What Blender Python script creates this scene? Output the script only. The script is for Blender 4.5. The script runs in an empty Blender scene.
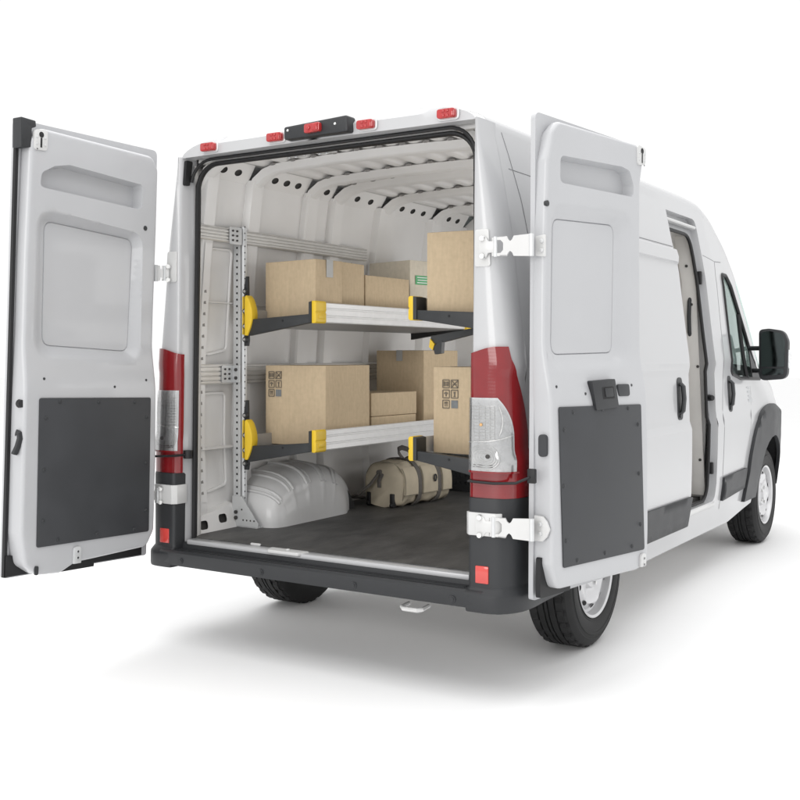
import bpy, bmesh, math, random
from mathutils import Vector, Matrix
from mathutils.geometry import delaunay_2d_cdt
random.seed(7)
PI = math.pi
scene = bpy.context.scene
COL = scene.collection

# ------------------------------------------------------------------ materials
def new_mat(name):
    m = bpy.data.materials.new(name); m.use_nodes = True
    nt = m.node_tree
    return m, nt, nt.nodes["Principled BSDF"]

def mat(name, col, rough=.5, metal=0., coat=0., noise=0., nscale=20., bump=0., bscale=200., spec=.5, trans=0., ior=1.45, emit=None):
    m, nt, b = new_mat(name)
    b.inputs["Base Color"].default_value = (*col, 1)
    b.inputs["Roughness"].default_value = rough
    b.inputs["Metallic"].default_value = metal
    b.inputs["Coat Weight"].default_value = coat
    b.inputs["Coat Roughness"].default_value = .08
    b.inputs["Specular IOR Level"].default_value = spec
    b.inputs["Transmission Weight"].default_value = trans
    b.inputs["IOR"].default_value = ior
    tc = nt.nodes.new("ShaderNodeTexCoord")
    if noise:
        n = nt.nodes.new("ShaderNodeTexNoise"); n.inputs["Scale"].default_value = nscale; n.inputs["Detail"].default_value = 6
        nt.links.new(tc.outputs["Object"], n.inputs["Vector"])
        r = nt.nodes.new("ShaderNodeMapRange")
        r.inputs[1].default_value = .3; r.inputs[2].default_value = .7
        r.inputs[3].default_value = 1 - noise; r.inputs[4].default_value = 1 + noise
        nt.links.new(n.outputs["Fac"], r.inputs[0])
        mx = nt.nodes.new("ShaderNodeVectorMath"); mx.operation = 'SCALE'
        mx.inputs[0].default_value = col
        nt.links.new(r.outputs[0], mx.inputs["Scale"])
        nt.links.new(mx.outputs[0], b.inputs["Base Color"])
        r2 = nt.nodes.new("ShaderNodeMapRange")
        r2.inputs[3].default_value = max(.02, rough - .08); r2.inputs[4].default_value = min(1, rough + .08)
        nt.links.new(n.outputs["Fac"], r2.inputs[0]); nt.links.new(r2.outputs[0], b.inputs["Roughness"])
    if bump:
        n2 = nt.nodes.new("ShaderNodeTexNoise"); n2.inputs["Scale"].default_value = bscale; n2.inputs["Detail"].default_value = 3
        nt.links.new(tc.outputs["Object"], n2.inputs["Vector"])
        bp = nt.nodes.new("ShaderNodeBump"); bp.inputs["Strength"].default_value = bump; bp.inputs["Distance"].default_value = .002
        nt.links.new(n2.outputs["Fac"], bp.inputs["Height"]); nt.links.new(bp.outputs[0], b.inputs["Normal"])
    return m

M = {}
M['paint'] = mat('white_paint', (.465, .468, .477), .32, coat=.6, noise=.012, nscale=3)
M['inner_paint'] = mat('interior_paint', (.75, .742, .732), .42, noise=.03, nscale=4, bump=.05, bscale=12)
M['door_paint_shaded'] = mat('white_paint_shaded', (.45, .455, .468), .36, coat=.3, noise=.015, nscale=4)  # same white as the body, weaker light on it put into the colour
M['hinge_paint'] = mat('hinge_paint', (.58, .58, .575), .35, coat=.3, noise=.02, nscale=15)
M['black_plastic'] = mat('black_plastic', (.024, .0255, .028), .46, noise=.05, nscale=9, bump=.25, bscale=900)
M['seal'] = mat('black_seal', (.010, .010, .011), .5, noise=.1, nscale=20)
M['kick'] = mat('charcoal_panel', (.038, .040, .044), .5, noise=.10, nscale=6, bump=.2, bscale=700)
M['dark'] = mat('dark_recess', (.012, .012, .013), .7, noise=.1, nscale=10)
M['housing'] = mat('wheel_housing_paint', (.56, .56, .56), .36, coat=.3, noise=.04, nscale=6)
M['gap'] = mat('seam_shadow', (.22, .22, .225), .7, noise=.05)
M['soft_gap'] = mat('bow_gap_grey', (.27, .26, .25), .8, noise=.1)
M['holes'] = mat('hole_shadow', (.05, .048, .046), .8, noise=.1, nscale=10)
M['galv'] = mat('galvanised_steel', (.60, .61, .615), .36, metal=.3, noise=.05, nscale=14)
M['bright'] = mat('bright_steel', (.75, .75, .74), .3, metal=.8, noise=.04, nscale=30)
M['alu'] = mat('anodised_aluminium', (.70, .70, .70), .32, metal=.2, noise=.03, nscale=30)
M['rail'] = mat('rail_aluminium', (.66, .65, .63), .4, metal=.4, noise=.03, nscale=20)
M['tray'] = mat('tray_steel', (.42, .42, .42), .45, metal=.5, noise=.06, nscale=8)
M['arm'] = mat('black_arm', (.032, .034, .036), .45, noise=.08, nscale=20, bump=.15, bscale=600)
M['yellow'] = mat('yellow_plastic', (.74, .50, .03), .42, noise=.05, nscale=15)
M['rubber'] = mat('tyre_rubber', (.017, .017, .0175), .6, noise=.22, nscale=14, bump=.3, bscale=350, spec=.35)
M['rim'] = mat('silver_wheel', (.66, .66, .67), .34, metal=.45, noise=.03, nscale=20)
M['mirror'] = mat('mirror_glass', (.09, .105, .105), .04, metal=1.0, noise=.01)
M['trim'] = mat('cream_trim', (.66, .645, .62), .6, noise=.03, nscale=8)
M['seat'] = mat('seat_cloth', (.06, .06, .065), .85, noise=.2, nscale=40, bump=.4, bscale=400)
M['strap'] = mat('grey_webbing', (.13, .12, .11), .8, noise=.12, nscale=60, bump=.5, bscale=500)
M['canvas'] = mat('khaki_canvas', (.53, .465, .355), .85, noise=.08, nscale=12, bump=.5, bscale=420)
M['canvas_edge'] = mat('khaki_piping', (.30, .27, .21), .85, noise=.08, nscale=12, bump=.5, bscale=420)
M['tape'] = mat('grey_tape', (.36, .36, .35), .35, noise=.04, nscale=30)
M['ink'] = mat('printed_ink', (.15, .125, .095), .7, noise=.1, nscale=50)
M['ink_fill'] = mat('printed_ink_fill', (.17, .18, .185), .7, noise=.1, nscale=50)
M['green'] = mat('green_label', (.10, .36, .16), .6, noise=.08, nscale=30)
M['decal'] = mat('grey_decal', (.50, .51, .52), .5, noise=.1, nscale=60)
M['amber'] = mat('amber_bulb', (.60, .36, .16), .3, noise=.03)
M['silver'] = mat('reflector_silver', (.80, .81, .82), .28, metal=.1, noise=.08, nscale=40)
M['ground'] = mat('white_floor', (.935, .935, .935), .7, noise=.004, nscale=2)

def cardboard(name, col):
    m, nt, b = new_mat(name)
    tc = nt.nodes.new("ShaderNodeTexCoord")
    mp = nt.nodes.new("ShaderNodeMapping"); mp.inputs["Scale"].default_value = (9, 9, 1.5)
    nt.links.new(tc.outputs["Object"], mp.inputs["Vector"])
    n = nt.nodes.new("ShaderNodeTexNoise"); n.inputs["Scale"].default_value = 9; n.inputs["Detail"].default_value = 8
    nt.links.new(mp.outputs[0], n.inputs["Vector"])
    n2 = nt.nodes.new("ShaderNodeTexNoise"); n2.inputs["Scale"].default_value = 45; n2.inputs["Detail"].default_value = 5
    nt.links.new(tc.outputs["Object"], n2.inputs["Vector"])
    ad = nt.nodes.new("ShaderNodeMath"); ad.operation = 'ADD'
    nt.links.new(n.outputs["Fac"], ad.inputs[0]); nt.links.new(n2.outputs["Fac"], ad.inputs[1])
    rp = nt.nodes.new("ShaderNodeValToRGB")
    rp.color_ramp.elements[0].position = .30; rp.color_ramp.elements[1].position = .70
    rp.color_ramp.elements[0].color = (*[c * .90 for c in col], 1); rp.color_ramp.elements[1].color = (*[c * 1.08 for c in col], 1)
    hf = nt.nodes.new("ShaderNodeMath"); hf.operation = 'MULTIPLY'; hf.inputs[1].default_value = .5
    nt.links.new(ad.outputs[0], hf.inputs[0]); nt.links.new(hf.outputs[0], rp.inputs[0]); nt.links.new(rp.outputs[0], b.inputs["Base Color"])
    wv = nt.nodes.new("ShaderNodeTexWave"); wv.wave_type = 'BANDS'; wv.bands_direction = 'DIAGONAL'; wv.inputs["Scale"].default_value = 40; wv.inputs["Distortion"].default_value = 1.5
    nt.links.new(tc.outputs["Object"], wv.inputs["Vector"])
    bp = nt.nodes.new("ShaderNodeBump"); bp.inputs["Strength"].default_value = .05; bp.inputs["Distance"].default_value = .001
    nt.links.new(wv.outputs["Fac"], bp.inputs["Height"]); nt.links.new(bp.outputs[0], b.inputs["Normal"])
    b.inputs["Roughness"].default_value = .8; b.inputs["Specular IOR Level"].default_value = .25
    return m
M['card'] = cardboard('cardboard', (.50, .395, .265))
M['card_pale'] = cardboard('cardboard_pale', (.58, .53, .44))

def floor_mat():
    m, nt, b = new_mat('rubber_floor_mat')
    tc = nt.nodes.new("ShaderNodeTexCoord")
    n = nt.nodes.new("ShaderNodeTexNoise"); n.inputs["Scale"].default_value = 3.5; n.inputs["Detail"].default_value = 9; n.inputs["Roughness"].default_value = .65
    mp = nt.nodes.new("ShaderNodeMapping"); mp.inputs["Scale"].default_value = (2.2, .9, 1)
    nt.links.new(tc.outputs["Object"], mp.inputs[0]); nt.links.new(mp.outputs[0], n.inputs["Vector"])
    rp = nt.nodes.new("ShaderNodeValToRGB")
    rp.color_ramp.elements[0].position = .32; rp.color_ramp.elements[1].position = .72
    rp.color_ramp.elements[0].color = (.034, .034, .034, 1); rp.color_ramp.elements[1].color = (.105, .103, .099, 1)
    nt.links.new(n.outputs["Fac"], rp.inputs[0]); nt.links.new(rp.outputs[0], b.inputs["Base Color"])
    n2 = nt.nodes.new("ShaderNodeTexNoise"); n2.inputs["Scale"].default_value = 90; n2.inputs["Detail"].default_value = 4
    nt.links.new(tc.outputs["Object"], n2.inputs["Vector"])
    bp = nt.nodes.new("ShaderNodeBump"); bp.inputs["Strength"].default_value = .35; bp.inputs["Distance"].default_value = .003
    nt.links.new(n2.outputs["Fac"], bp.inputs["Height"]); nt.links.new(bp.outputs[0], b.inputs["Normal"])
    b.inputs["Roughness"].default_value = .55
    return m
M['mat'] = floor_mat()

def lens_mat(name, col, rough=.12, mixf=.55):
    """coloured moulded plastic with fine horizontal prism lines"""
    m, nt, b = new_mat(name)
    tc = nt.nodes.new("ShaderNodeTexCoord")
    wv = nt.nodes.new("ShaderNodeTexWave"); wv.wave_type = 'BANDS'; wv.bands_direction = 'Z'; wv.inputs["Scale"].default_value = 22
    nt.links.new(tc.outputs["Object"], wv.inputs["Vector"])
    n = nt.nodes.new("ShaderNodeTexNoise"); n.inputs["Scale"].default_value = 14
    nt.links.new(tc.outputs["Object"], n.inputs["Vector"])
    r = nt.nodes.new("ShaderNodeMapRange"); r.inputs[3].default_value = .85; r.inputs[4].default_value = 1.12
    nt.links.new(n.outputs["Fac"], r.inputs[0])
    mx = nt.nodes.new("ShaderNodeVectorMath"); mx.operation = 'SCALE'; mx.inputs[0].default_value = col
    nt.links.new(r.outputs[0], mx.inputs["Scale"]); nt.links.new(mx.outputs[0], b.inputs["Base Color"])
    bp = nt.nodes.new("ShaderNodeBump"); bp.inputs["Strength"].default_value = .03; bp.inputs["Distance"].default_value = .001
    nt.links.new(wv.outputs["Fac"], bp.inputs["Height"]); nt.links.new(bp.outputs[0], b.inputs["Normal"])
    b.inputs["Roughness"].default_value = rough; b.inputs["Coat Weight"].default_value = .6; b.inputs["Coat Roughness"].default_value = .03
    return m
M['red'] = lens_mat('red_lens', (.20, .008, .011))
M['red_bright'] = lens_mat('red_marker_lens', (.40, .022, .024))
M['reflector'] = lens_mat('red_reflector', (.60, .065, .055))

def glass_mat(name, tint, refl=.12, trans=(.8, .9, .87)):
    m, nt, b = new_mat(name)
    nt.nodes.remove(b)
    out = nt.nodes["Material Output"]
    tr = nt.nodes.new("ShaderNodeBsdfTransparent"); tr.inputs[0].default_value = (*trans, 1)
    gl = nt.nodes.new("ShaderNodeBsdfGlossy"); gl.inputs["Roughness"].default_value = .03; gl.inputs["Color"].default_value = (*tint, 1)
    lw = nt.nodes.new("ShaderNodeLayerWeight"); lw.inputs["Blend"].default_value = .35
    r = nt.nodes.new("ShaderNodeMapRange"); r.inputs[3].default_value = refl; r.inputs[4].default_value = min(1, refl + .6)
    nt.links.new(lw.outputs["Fresnel"], r.inputs[0])
    mx = nt.nodes.new("ShaderNodeMixShader")
    nt.links.new(r.outputs[0], mx.inputs[0]); nt.links.new(tr.outputs[0], mx.inputs[1]); nt.links.new(gl.outputs[0], mx.inputs[2])
    nt.links.new(mx.outputs[0], out.inputs[0])
    return m
M['glass'] = glass_mat('window_glass', (.85, .95, .92))
M['clear'] = glass_mat('clear_lens', (.95, .95, .95), .10, (.93, .93, .93))

# ------------------------------------------------------------------ helpers
def prop(o, label=None, cat=None, group=None, kind=None):
    if label: o['label'] = label
    if cat: o['category'] = cat
    if group: o['group'] = group
    if kind: o['kind'] = kind
    return o

def empty(name, loc=(0, 0, 0), rz=0., parent=None):
    o = bpy.data.objects.new(name, None); COL.objects.link(o)
    o.location = loc; o.rotation_euler = (0, 0, rz); o.empty_display_size = .2
    if parent: o.parent = parent
    return o

class MB:
    def __init__(self): self.v = []; self.f = []; self.mi = []; self.cur = 0
    def add(self, vs, fs):
        b = len(self.v); self.v += [tuple(p) for p in vs]
        self.f += [[b + i for i in f] for f in fs]; self.mi += [self.cur] * len(fs)
        return self
    def box(self, c, s, rot=None):
        hx, hy, hz = s[0] / 2, s[1] / 2, s[2] / 2
        P = [Vector((x, y, z)) for z in (-hz, hz) for y in (-hy, hy) for x in (-hx, hx)]
        if rot is not None: P = [rot @ p for p in P]
        c = Vector(c)
        return self.add([p + c for p in P], [(0, 2, 3, 1), (4, 5, 7, 6), (0, 1, 5, 4), (2, 6, 7, 3), (0, 4, 6, 2), (1, 3, 7, 5)])
    def span(self, a, b):
        return self.box([(a[i] + b[i]) / 2 for i in range(3)], [abs(b[i] - a[i]) for i in range(3)])
    def prism(self, poly, fn, d0, d1):
        """poly: 2-D loop, fn(a,b,d)->3-D; walls + caps"""
        n = len(poly)
        V = [fn(a, b, d0) for a, b in poly] + [fn(a, b, d1) for a, b in poly]
        F = [list(range(n)), list(range(2 * n - 1, n - 1, -1))] + [(i, (i + 1) % n, n + (i + 1) % n, n + i) for i in range(n)]
        return self.add(V, F)
    def cyl(self, p0, p1, r0, r1=None, n=16, cap=True):
        p0, p1 = Vector(p0), Vector(p1); r1 = r0 if r1 is None else r1
        d = (p1 - p0).normalized(); u = d.orthogonal().normalized(); w = d.cross(u)
        V = [p0 + (u * math.cos(2 * PI * i / n) + w * math.sin(2 * PI * i / n)) * r0 for i in range(n)]
        V += [p1 + (u * math.cos(2 * PI * i / n) + w * math.sin(2 * PI * i / n)) * r1 for i in range(n)]
        F = [(i, (i + 1) % n, n + (i + 1) % n, n + i) for i in range(n)]
        if cap: F += [list(range(n - 1, -1, -1)), list(range(n, 2 * n))]
        return self.add(V, F)
    def tube(self, pts, r, n=8, flat=None, closed=False):
        """swept tube; flat=(rw, rh, up) gives an elliptical/strap section"""
        pts = [Vector(p) for p in pts]; N = len(pts); rings = []
        up = Vector(flat[2]) if flat else None; prev = None
        V = []
        for i, p in enumerate(pts):
            if closed: t = (pts[(i + 1) % N] - pts[i - 1]).normalized()
            else: t = (pts[min(i + 1, N - 1)] - pts[max(i - 1, 0)]).normalized()
            if flat: a = t.cross(up).normalized() if t.cross(up).length > 1e-4 else t.orthogonal().normalized()
            else:
                a = prev - t * prev.dot(t) if prev is not None else t.orthogonal()
                a.normalize()
            prev = a.copy(); b = t.cross(a)
            ra, rb = (flat[0], flat[1]) if flat else (r, r)
            V += [p + a * (ra * math.cos(2 * PI * k / n)) + b * (rb * math.sin(2 * PI * k / n)) for k in range(n)]
        F = []
        for i in range(N if closed else N - 1):
            j = (i + 1) % N
            F += [(i * n + k, i * n + (k + 1) % n, j * n + (k + 1) % n, j * n + k) for k in range(n)]
        if not closed: F += [list(range(n - 1, -1, -1)), list(range((N - 1) * n, N * n))]
        return self.add(V, F)
    def grid(self, rows, closed=False):
        n = len(rows[0]); V = [p for r in rows for p in r]; F = []
        for i in range(len(rows) - 1):
            for k in range(n if closed else n - 1):
                k2 = (k + 1) % n
                F.append((i * n + k, i * n + k2, (i + 1) * n + k2, (i + 1) * n + k))
        return self.add(V, F)
    def build(self, name, m, parent=None, angle=32, bevel=0., loc=None, solid=0.):
        me = bpy.data.meshes.new(name)
        bm = bmesh.new()
        vs = [bm.verts.new(p) for p in self.v]
        for f, mi in zip(self.f, self.mi):
            try:
                bf = bm.faces.new([vs[i] for i in f]); bf.material_index = mi
            except ValueError: pass
        bmesh.ops.remove_doubles(bm, verts=bm.verts, dist=1e-5)
        bmesh.ops.recalc_face_normals(bm, faces=bm.faces)
        if solid: bmesh.ops.solidify(bm, geom=bm.faces[:] , thickness=solid)
        if bevel:
            es = [e for e in bm.edges if len(e.link_faces) == 2 and e.calc_face_angle(0) > math.radians(38)]
            bmesh.ops.bevel(bm, geom=es, offset=bevel, offset_type='OFFSET', segments=2, profile=.5, affect='EDGES', clamp_overlap=True)
        for f in bm.faces: f.smooth = True
        ca = math.radians(angle)
        for e in bm.edges:
            if len(e.link_faces) == 2 and e.calc_face_angle(0) > ca: e.smooth = False
        bm.to_mesh(me); bm.free()
        for mm in (m if isinstance(m, (list, tuple)) else [m]): me.materials.append(mm)
        o = bpy.data.objects.new(name, me); COL.objects.link(o)
        if loc is not None: o.location = loc
        if parent: o.parent = parent
        return o

def lerp(a, b, t): return a + (b - a) * t
def sstep(a, b, x):
    t = max(0., min(1., (x - a) / (b - a))); return t * t * (3 - 2 * t)
def table(T, x):
    if x <= T[0][0]: return T[0][1]
    for (a, va), (b, vb) in zip(T, T[1:]):
        if x <= b: return lerp(va, vb, (x - a) / (b - a))
    return T[-1][1]
def pip(p, poly):
    x, y = p; c = False; n = len(poly)
    for i in range(n):
        x0, y0 = poly[i]; x1, y1 = poly[i - 1]
        if (y0 > y) != (y1 > y) and x < (x1 - x0) * (y - y0) / (y1 - y0) + x0: c = not c
    return c
def pdist(p, poly):
    d = 1e9; P = Vector(p); n = len(poly)
    for i in range(n):
        a, b = Vector(poly[i - 1]), Vector(poly[i]); ab = b - a
        t = max(0, min(1, (P - a).dot(ab) / max(ab.length_squared, 1e-12)))
        d = min(d, (P - a - ab * t).length)
    return d
def dens(loop, sp):
    out = []
    for i in range(len(loop)):
        a, b = Vector(loop[i]), Vector(loop[(i + 1) % len(loop)])
        n = max(1, int(math.ceil((b - a).length / sp)))
        out += [tuple(a.lerp(b, k / n)) for k in range(n)]
    return out
def rounded(poly, r, n=5):
    """round every corner of a polygon by radius r (number or list)"""
    out = []; N = len(poly)
    for i in range(N):
        rr = r[i] if isinstance(r, (list, tuple)) else r
        p = Vector(poly[i]); a = Vector(poly[i - 1]) - p; b = Vector(poly[(i + 1) % N]) - p
        la, lb = a.length, b.length; a.normalize(); b.normalize()
        ang = a.angle(b) if la > 0 and lb > 0 else PI
        if rr <= 0 or ang > PI - .05: out.append(tuple(p)); continue
        d = min(rr / math.tan(ang / 2), la * .48, lb * .48)
        p0, p1 = p + a * d, p + b * d
        for k in range(n + 1):
            t = k / n
            q = p0.lerp(p, t).lerp(p.lerp(p1, t), t); out.append(tuple(q))
    return out
def inset(poly, d):
    area = sum(poly[i - 1][0] * poly[i][1] - poly[i][0] * poly[i - 1][1] for i in range(len(poly)))
    sg = 1 if area > 0 else -1; out = []; N = len(poly)
    for i in range(N):
        p = Vector(poly[i]); a = (p - Vector(poly[i - 1])).normalized(); b = (Vector(poly[(i + 1) % N]) - p).normalized()
        na, nb = Vector((-a.y, a.x)), Vector((-b.y, b.x)); m = na + nb
        if m.length < 1e-6: m = na
        m.normalize(); k = d / max(.35, m.dot(na)); out.append(tuple(p + m * (sg * k)))
    return out
def sheet(outer, holes=(), sp=.05, inner_loops=()):
    loops = [dens(outer, sp)] + [dens(h, sp) for h in holes] + [dens(h, sp) for h in inner_loops]
    V = []; E = []
    for L in loops:
        b = len(V); V += L; E += [(b + i, b + (i + 1) % len(L)) for i in range(len(L))]
    xs = [p[0] for p in outer]; ys = [p[1] for p in outer]
    nx = int((max(xs) - min(xs)) / sp); ny = int((max(ys) - min(ys)) / sp)
    bl = [p for p in V]
    cell = {}
    for p in bl: cell.setdefault((int(p[0] / sp), int(p[1] / sp)), []).append(p)
    for i in range(1, nx + 1):
        for k in range(1, ny + 1):
            p = (min(xs) + i * sp + (k % 2) * sp * .5, min(ys) + k * sp)
            ci, cj = int(p[0] / sp), int(p[1] / sp)
            near = any((q[0] - p[0]) ** 2 + (q[1] - p[1]) ** 2 < (sp * .45) ** 2 for di in (-1, 0, 1) for dj in (-1, 0, 1) for q in cell.get((ci + di, cj + dj), ()))
            if near or not pip(p, outer) or any(pip(p, h) for h in holes): continue
            V.append(p)
    ov, oe, of, *_ = delaunay_2d_cdt([Vector(p) for p in V], E, [], 0, 1e-6)
    F = []
    for f in of:
        c = (sum(ov[i].x for i in f) / len(f), sum(ov[i].y for i in f) / len(f))
        if pip(c, outer) and not any(pip(c, h) for h in holes): F.append(list(f))
    return [tuple(v) for v in ov], F
def skin(b, outer, holes, sp, fn, d0, d1, extra=()):
    """a shell with real thickness: fn(a, c, d) at offsets d0 (outside) and d1 (inside)"""
    V, F = sheet(outer, holes, sp, extra)
    b.add([fn(a, c, d0) for a, c in V], F); b.add([fn(a, c, d1) for a, c in V], F)
    for L in [outer] + list(holes):
        L = dens(L, sp); b.grid([[fn(a, c, d0) for a, c in L], [fn(a, c, d1) for a, c in L]], closed=True)
    return b
def catmull(P, n=5):
    out = []
    for i in range(len(P) - 1):
        p0, p1, p2, p3 = P[max(0, i - 1)], P[i], P[i + 1], P[min(len(P) - 1, i + 2)]
        for k in range(n):
            t = k / n
            out.append(tuple(.5 * (2 * p1[j] + (p2[j] - p0[j]) * t + (2 * p0[j] - 5 * p1[j] + 4 * p2[j] - p3[j]) * t * t + (3 * p1[j] - p0[j] - 3 * p2[j] + p3[j]) * t ** 3) for j in (0, 1)))
    return out + [P[-1]]
def ellipse(cx, cy, rx, ry, n=16): return [(cx + rx * math.cos(2 * PI * i / n), cy + ry * math.sin(2 * PI * i / n)) for i in range(n)]

# ------------------------------------------------------------------ the floor under the van
g = MB(); N = 48
g.add([(0, 0, 0)] + [(70 * math.cos(2 * PI * i / N), 70 * math.sin(2 * PI * i / N), 0) for i in range(N)], [(0, i + 1, (i + 1) % N + 1) for i in range(N)])
prop(g.build('ground', M['ground']), kind='structure')

# ------------------------------------------------------------------ van body surfaces
SIDE = [(.34, .975), (.42, .99), (.60, 1.012), (.80, 1.02), (.99, 1.024), (1.03, 1.008), (1.33, .998), (1.37, 1.008), (1.55, .985), (1.9, .945), (2.05, .92), (2.28, .875), (2.38, .852)]
def narrow(y, z):
    lo = table([(0, 1), (4.35, 1), (4.7, .97), (4.95, .91), (5.15, .82), (5.34, .66)], y)
    hi = table([(0, 1), (3.1, 1), (3.6, .965), (4.4, .88), (4.9, .80), (5.34, .62)], y)
    return lerp(lo, hi, sstep(1.02, 1.42, z))
def sx(y, z): return table(SIDE, z) * narrow(y, z)
YR = .10                                     # where the side panel meets the rear corner post
TOP = [(.0, 2.38), (2.85, 2.38), (3.05, 2.36), (3.28, 2.29), (3.55, 2.14), (3.8, 1.96), (4.35, 1.53), (4.72, 1.235), (5.0, 1.06), (5.2, .93), (5.34, .80)]
RAXLE, FAXLE, RW = .955, 4.371, .365
van = empty('cargo_van', (0, 0, 0))
prop(van, 'white high-roof cargo van with both rear doors swung open and sliding side door open', 'van')

def arch(c, r, z0, n=18):
    a0 = math.asin((z0 - RW) / r) if abs(z0 - RW) < r else 0
    return [(c + r * math.cos(a), RW + r * math.sin(a)) for a in [PI - a0 - (PI - 2 * a0) * i / n for i in range(n + 1)]]
zsill = .30
outline = [(YR, .44)] + arch(RAXLE, .45, .44) + [(1.42, zsill), (3.3, zsill)] + arch(FAXLE, .475, .36) + [(5.1, zsill), (5.34, .5), (5.34, .80)] + [(y, z) for y, z in reversed(TOP[1:-1])] + [(YR, 2.38)]
slide_hole = rounded([(1.62, .49), (2.90, .49), (2.90, 2.30), (1.62, 2.30)], .06)
win = rounded([(3.35, 1.30), (3.62, 1.262), (4.36, 1.245), (4.40, 1.29), (4.05, 1.58), (3.62, 1.91), (3.50, 1.975), (3.35, 1.975)], .045)
for s in (1, -1):
    V, F = sheet(outline, [slide_hole, win] if s > 0 else [win], .055)
    b = MB(); b.add([(s * sx(y, z), y, z) for y, z in V], F)
    b.build('side_panel', M['paint'], van, angle=40)
# roof, windshield and bonnet: cross sections from side edge to side edge
def section(y, z, crown):
    xe = sx(y, z); pts = []
    n = 22
    for i in range(n + 1):
        t = PI * i / n
        c, s_ = math.cos(t), math.sin(t)
        pts.append((xe * math.copysign(abs(c) ** .62, c), y + (0), z + crown * (s_ ** .75)))
    return pts
def crown(y): return table([(0, .125), (2.9, .135), (3.3, .19), (3.8, .24), (4.4, .22), (4.72, .14), (5.34, .10)], y)
def loft(y0, y1, n):
    return [section(y, table(TOP, y), crown(y)) for y in [lerp(y0, y1, i / n) for i in range(n + 1)]]
b = MB(); b.grid(loft(.05, 2.9, 30)); b.grid(loft(2.9, 3.86, 14)); b.build('roof', M['paint'], van, angle=50)
b = MB(); b.grid(loft(3.86, 4.72, 10)); b.build('windshield', M['glass'], van, angle=60)
b = MB(); b.grid(loft(4.72, 5.34, 8)); b.build('bonnet', M['paint'], van, angle=60)
fr = section(5.34, .80, .10)
b = MB(); b.grid([fr, [(x * .98, y + .03, z - .12) for x, y, z in fr], [(x * .99, y + .03, .45) for x, y, z in fr], [(x * .95, y - .08, .36) for x, y, z in fr]])
b.build('front_bumper', M['black_plastic'], van, angle=50)
# underbody tray
b = MB(); b.span((-.90, .35, .35), (.90, 5.0, .42)); b.build('underbody', M['inner_paint'], van)
# wheel arch liners (dark, inside the openings)
for s in (1, -1):
    for c in (RAXLE, FAXLE):
        rows = []
        for x, r in (((.985, .455), (.90, .39), (.70, .375)) if c == RAXLE else ((.985, .48), (.66, .48))): rows.append([(s * (min(x, sx(y, z) - .004) if x > .95 else x), y, z) for y, z in arch(c, r, .34)])
        b = MB(); b.grid(rows); b.add(rows[-1], [list(range(len(rows[-1])))]); b.build('wheel_well', M['dark'], van)
# front wheel flares and black side cladding
flare_o = [(3.60, .40), (3.64, .55), (3.72, .75), (3.86, .92), (4.05, 1.02), (4.37, 1.06), (4.66, 1.01), (4.86, .86), (4.98, .64), (5.02, .42)]
flare_i = list(reversed(arch(FAXLE, .455, .40, 14)))
fl = catmull(flare_o, 4) + flare_i
for s in (1, -1):
    b = MB(); skin(b, fl, (), .05, lambda y, z, d: (s * (sx(y, z) + d), y, z), .024, -.004); b.build('wheel_flare', M['black_plastic'], van, angle=40)
    for c0, c1, nm in ((3.035, 3.62, 'side_cladding'),):
        cl = rounded([(c0, .47), (c1 - .03, .50), (c1 - .005, .64), (c0, .625)], .015)
        b = MB(); skin(b, cl, (), .06, lambda y, z, d: (s * (sx(y, z) + d), y, z), .016, -.004); b.build(nm, M['black_plastic'], van, angle=40)
# rear flare ring
for s in (1, -1):
    b = MB(); skin(b, arch(RAXLE, .53, .42) + list(reversed(arch(RAXLE, .44, .42))), (), .05, lambda y, z, d: (s * (sx(y, z) + d), y, z), .016, -.004); b.build('wheel_flare', M['black_plastic'], van, angle=40)

# seams and mouldings on the sides
def on_side(s, y, z, off=.0015): return (s * (sx(y, z) + off), y, z)
for s in (1, -1):
    def ln(pts, r=.003, off=-.001):
        P = dens(pts + pts[::-1][1:-1], .05)[:] if False else pts
        Q = []
        for (a, c), (d, e) in zip(P, P[1:]):
            n = max(2, int(math.hypot(d - a, e - c) / .05))
            Q += [on_side(s, lerp(a, d, i / n), lerp(c, e, i / n), off) for i in range(n)]
        Q.append(on_side(s, *P[-1], off)); MB().tube(Q, r, 6).build('panel_gap', M['gap'], van)
    ln([(3.03, .42), (3.05, 1.0), (3.11, 1.4), (3.16, 1.95), (3.2, 2.05), (3.4, 2.06)])
    ln([(3.18, 2.05), (2.92, 2.07)], .0025)
    ln([(3.66, .70), (3.75, 1.0), (3.9, 1.2)], .002)
    ln([(.36, .80), (.30, 1.5), (.24, 2.1), (.17, 2.38)])
    ln([(.17, 2.22), (1.55, 2.22)], .0025)
    ln([(.38, 1.96), (1.5, 1.96)], .0025)
# roof gutter line
for s in (1, -1):
    b = MB(); b.tube([(s * (sx(y, 2.38) - .012), y, 2.405) for y in [.08 + i * .13 for i in range(22)]], .006, 6); b.build('roof_gutter', M['paint'], van)

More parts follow.
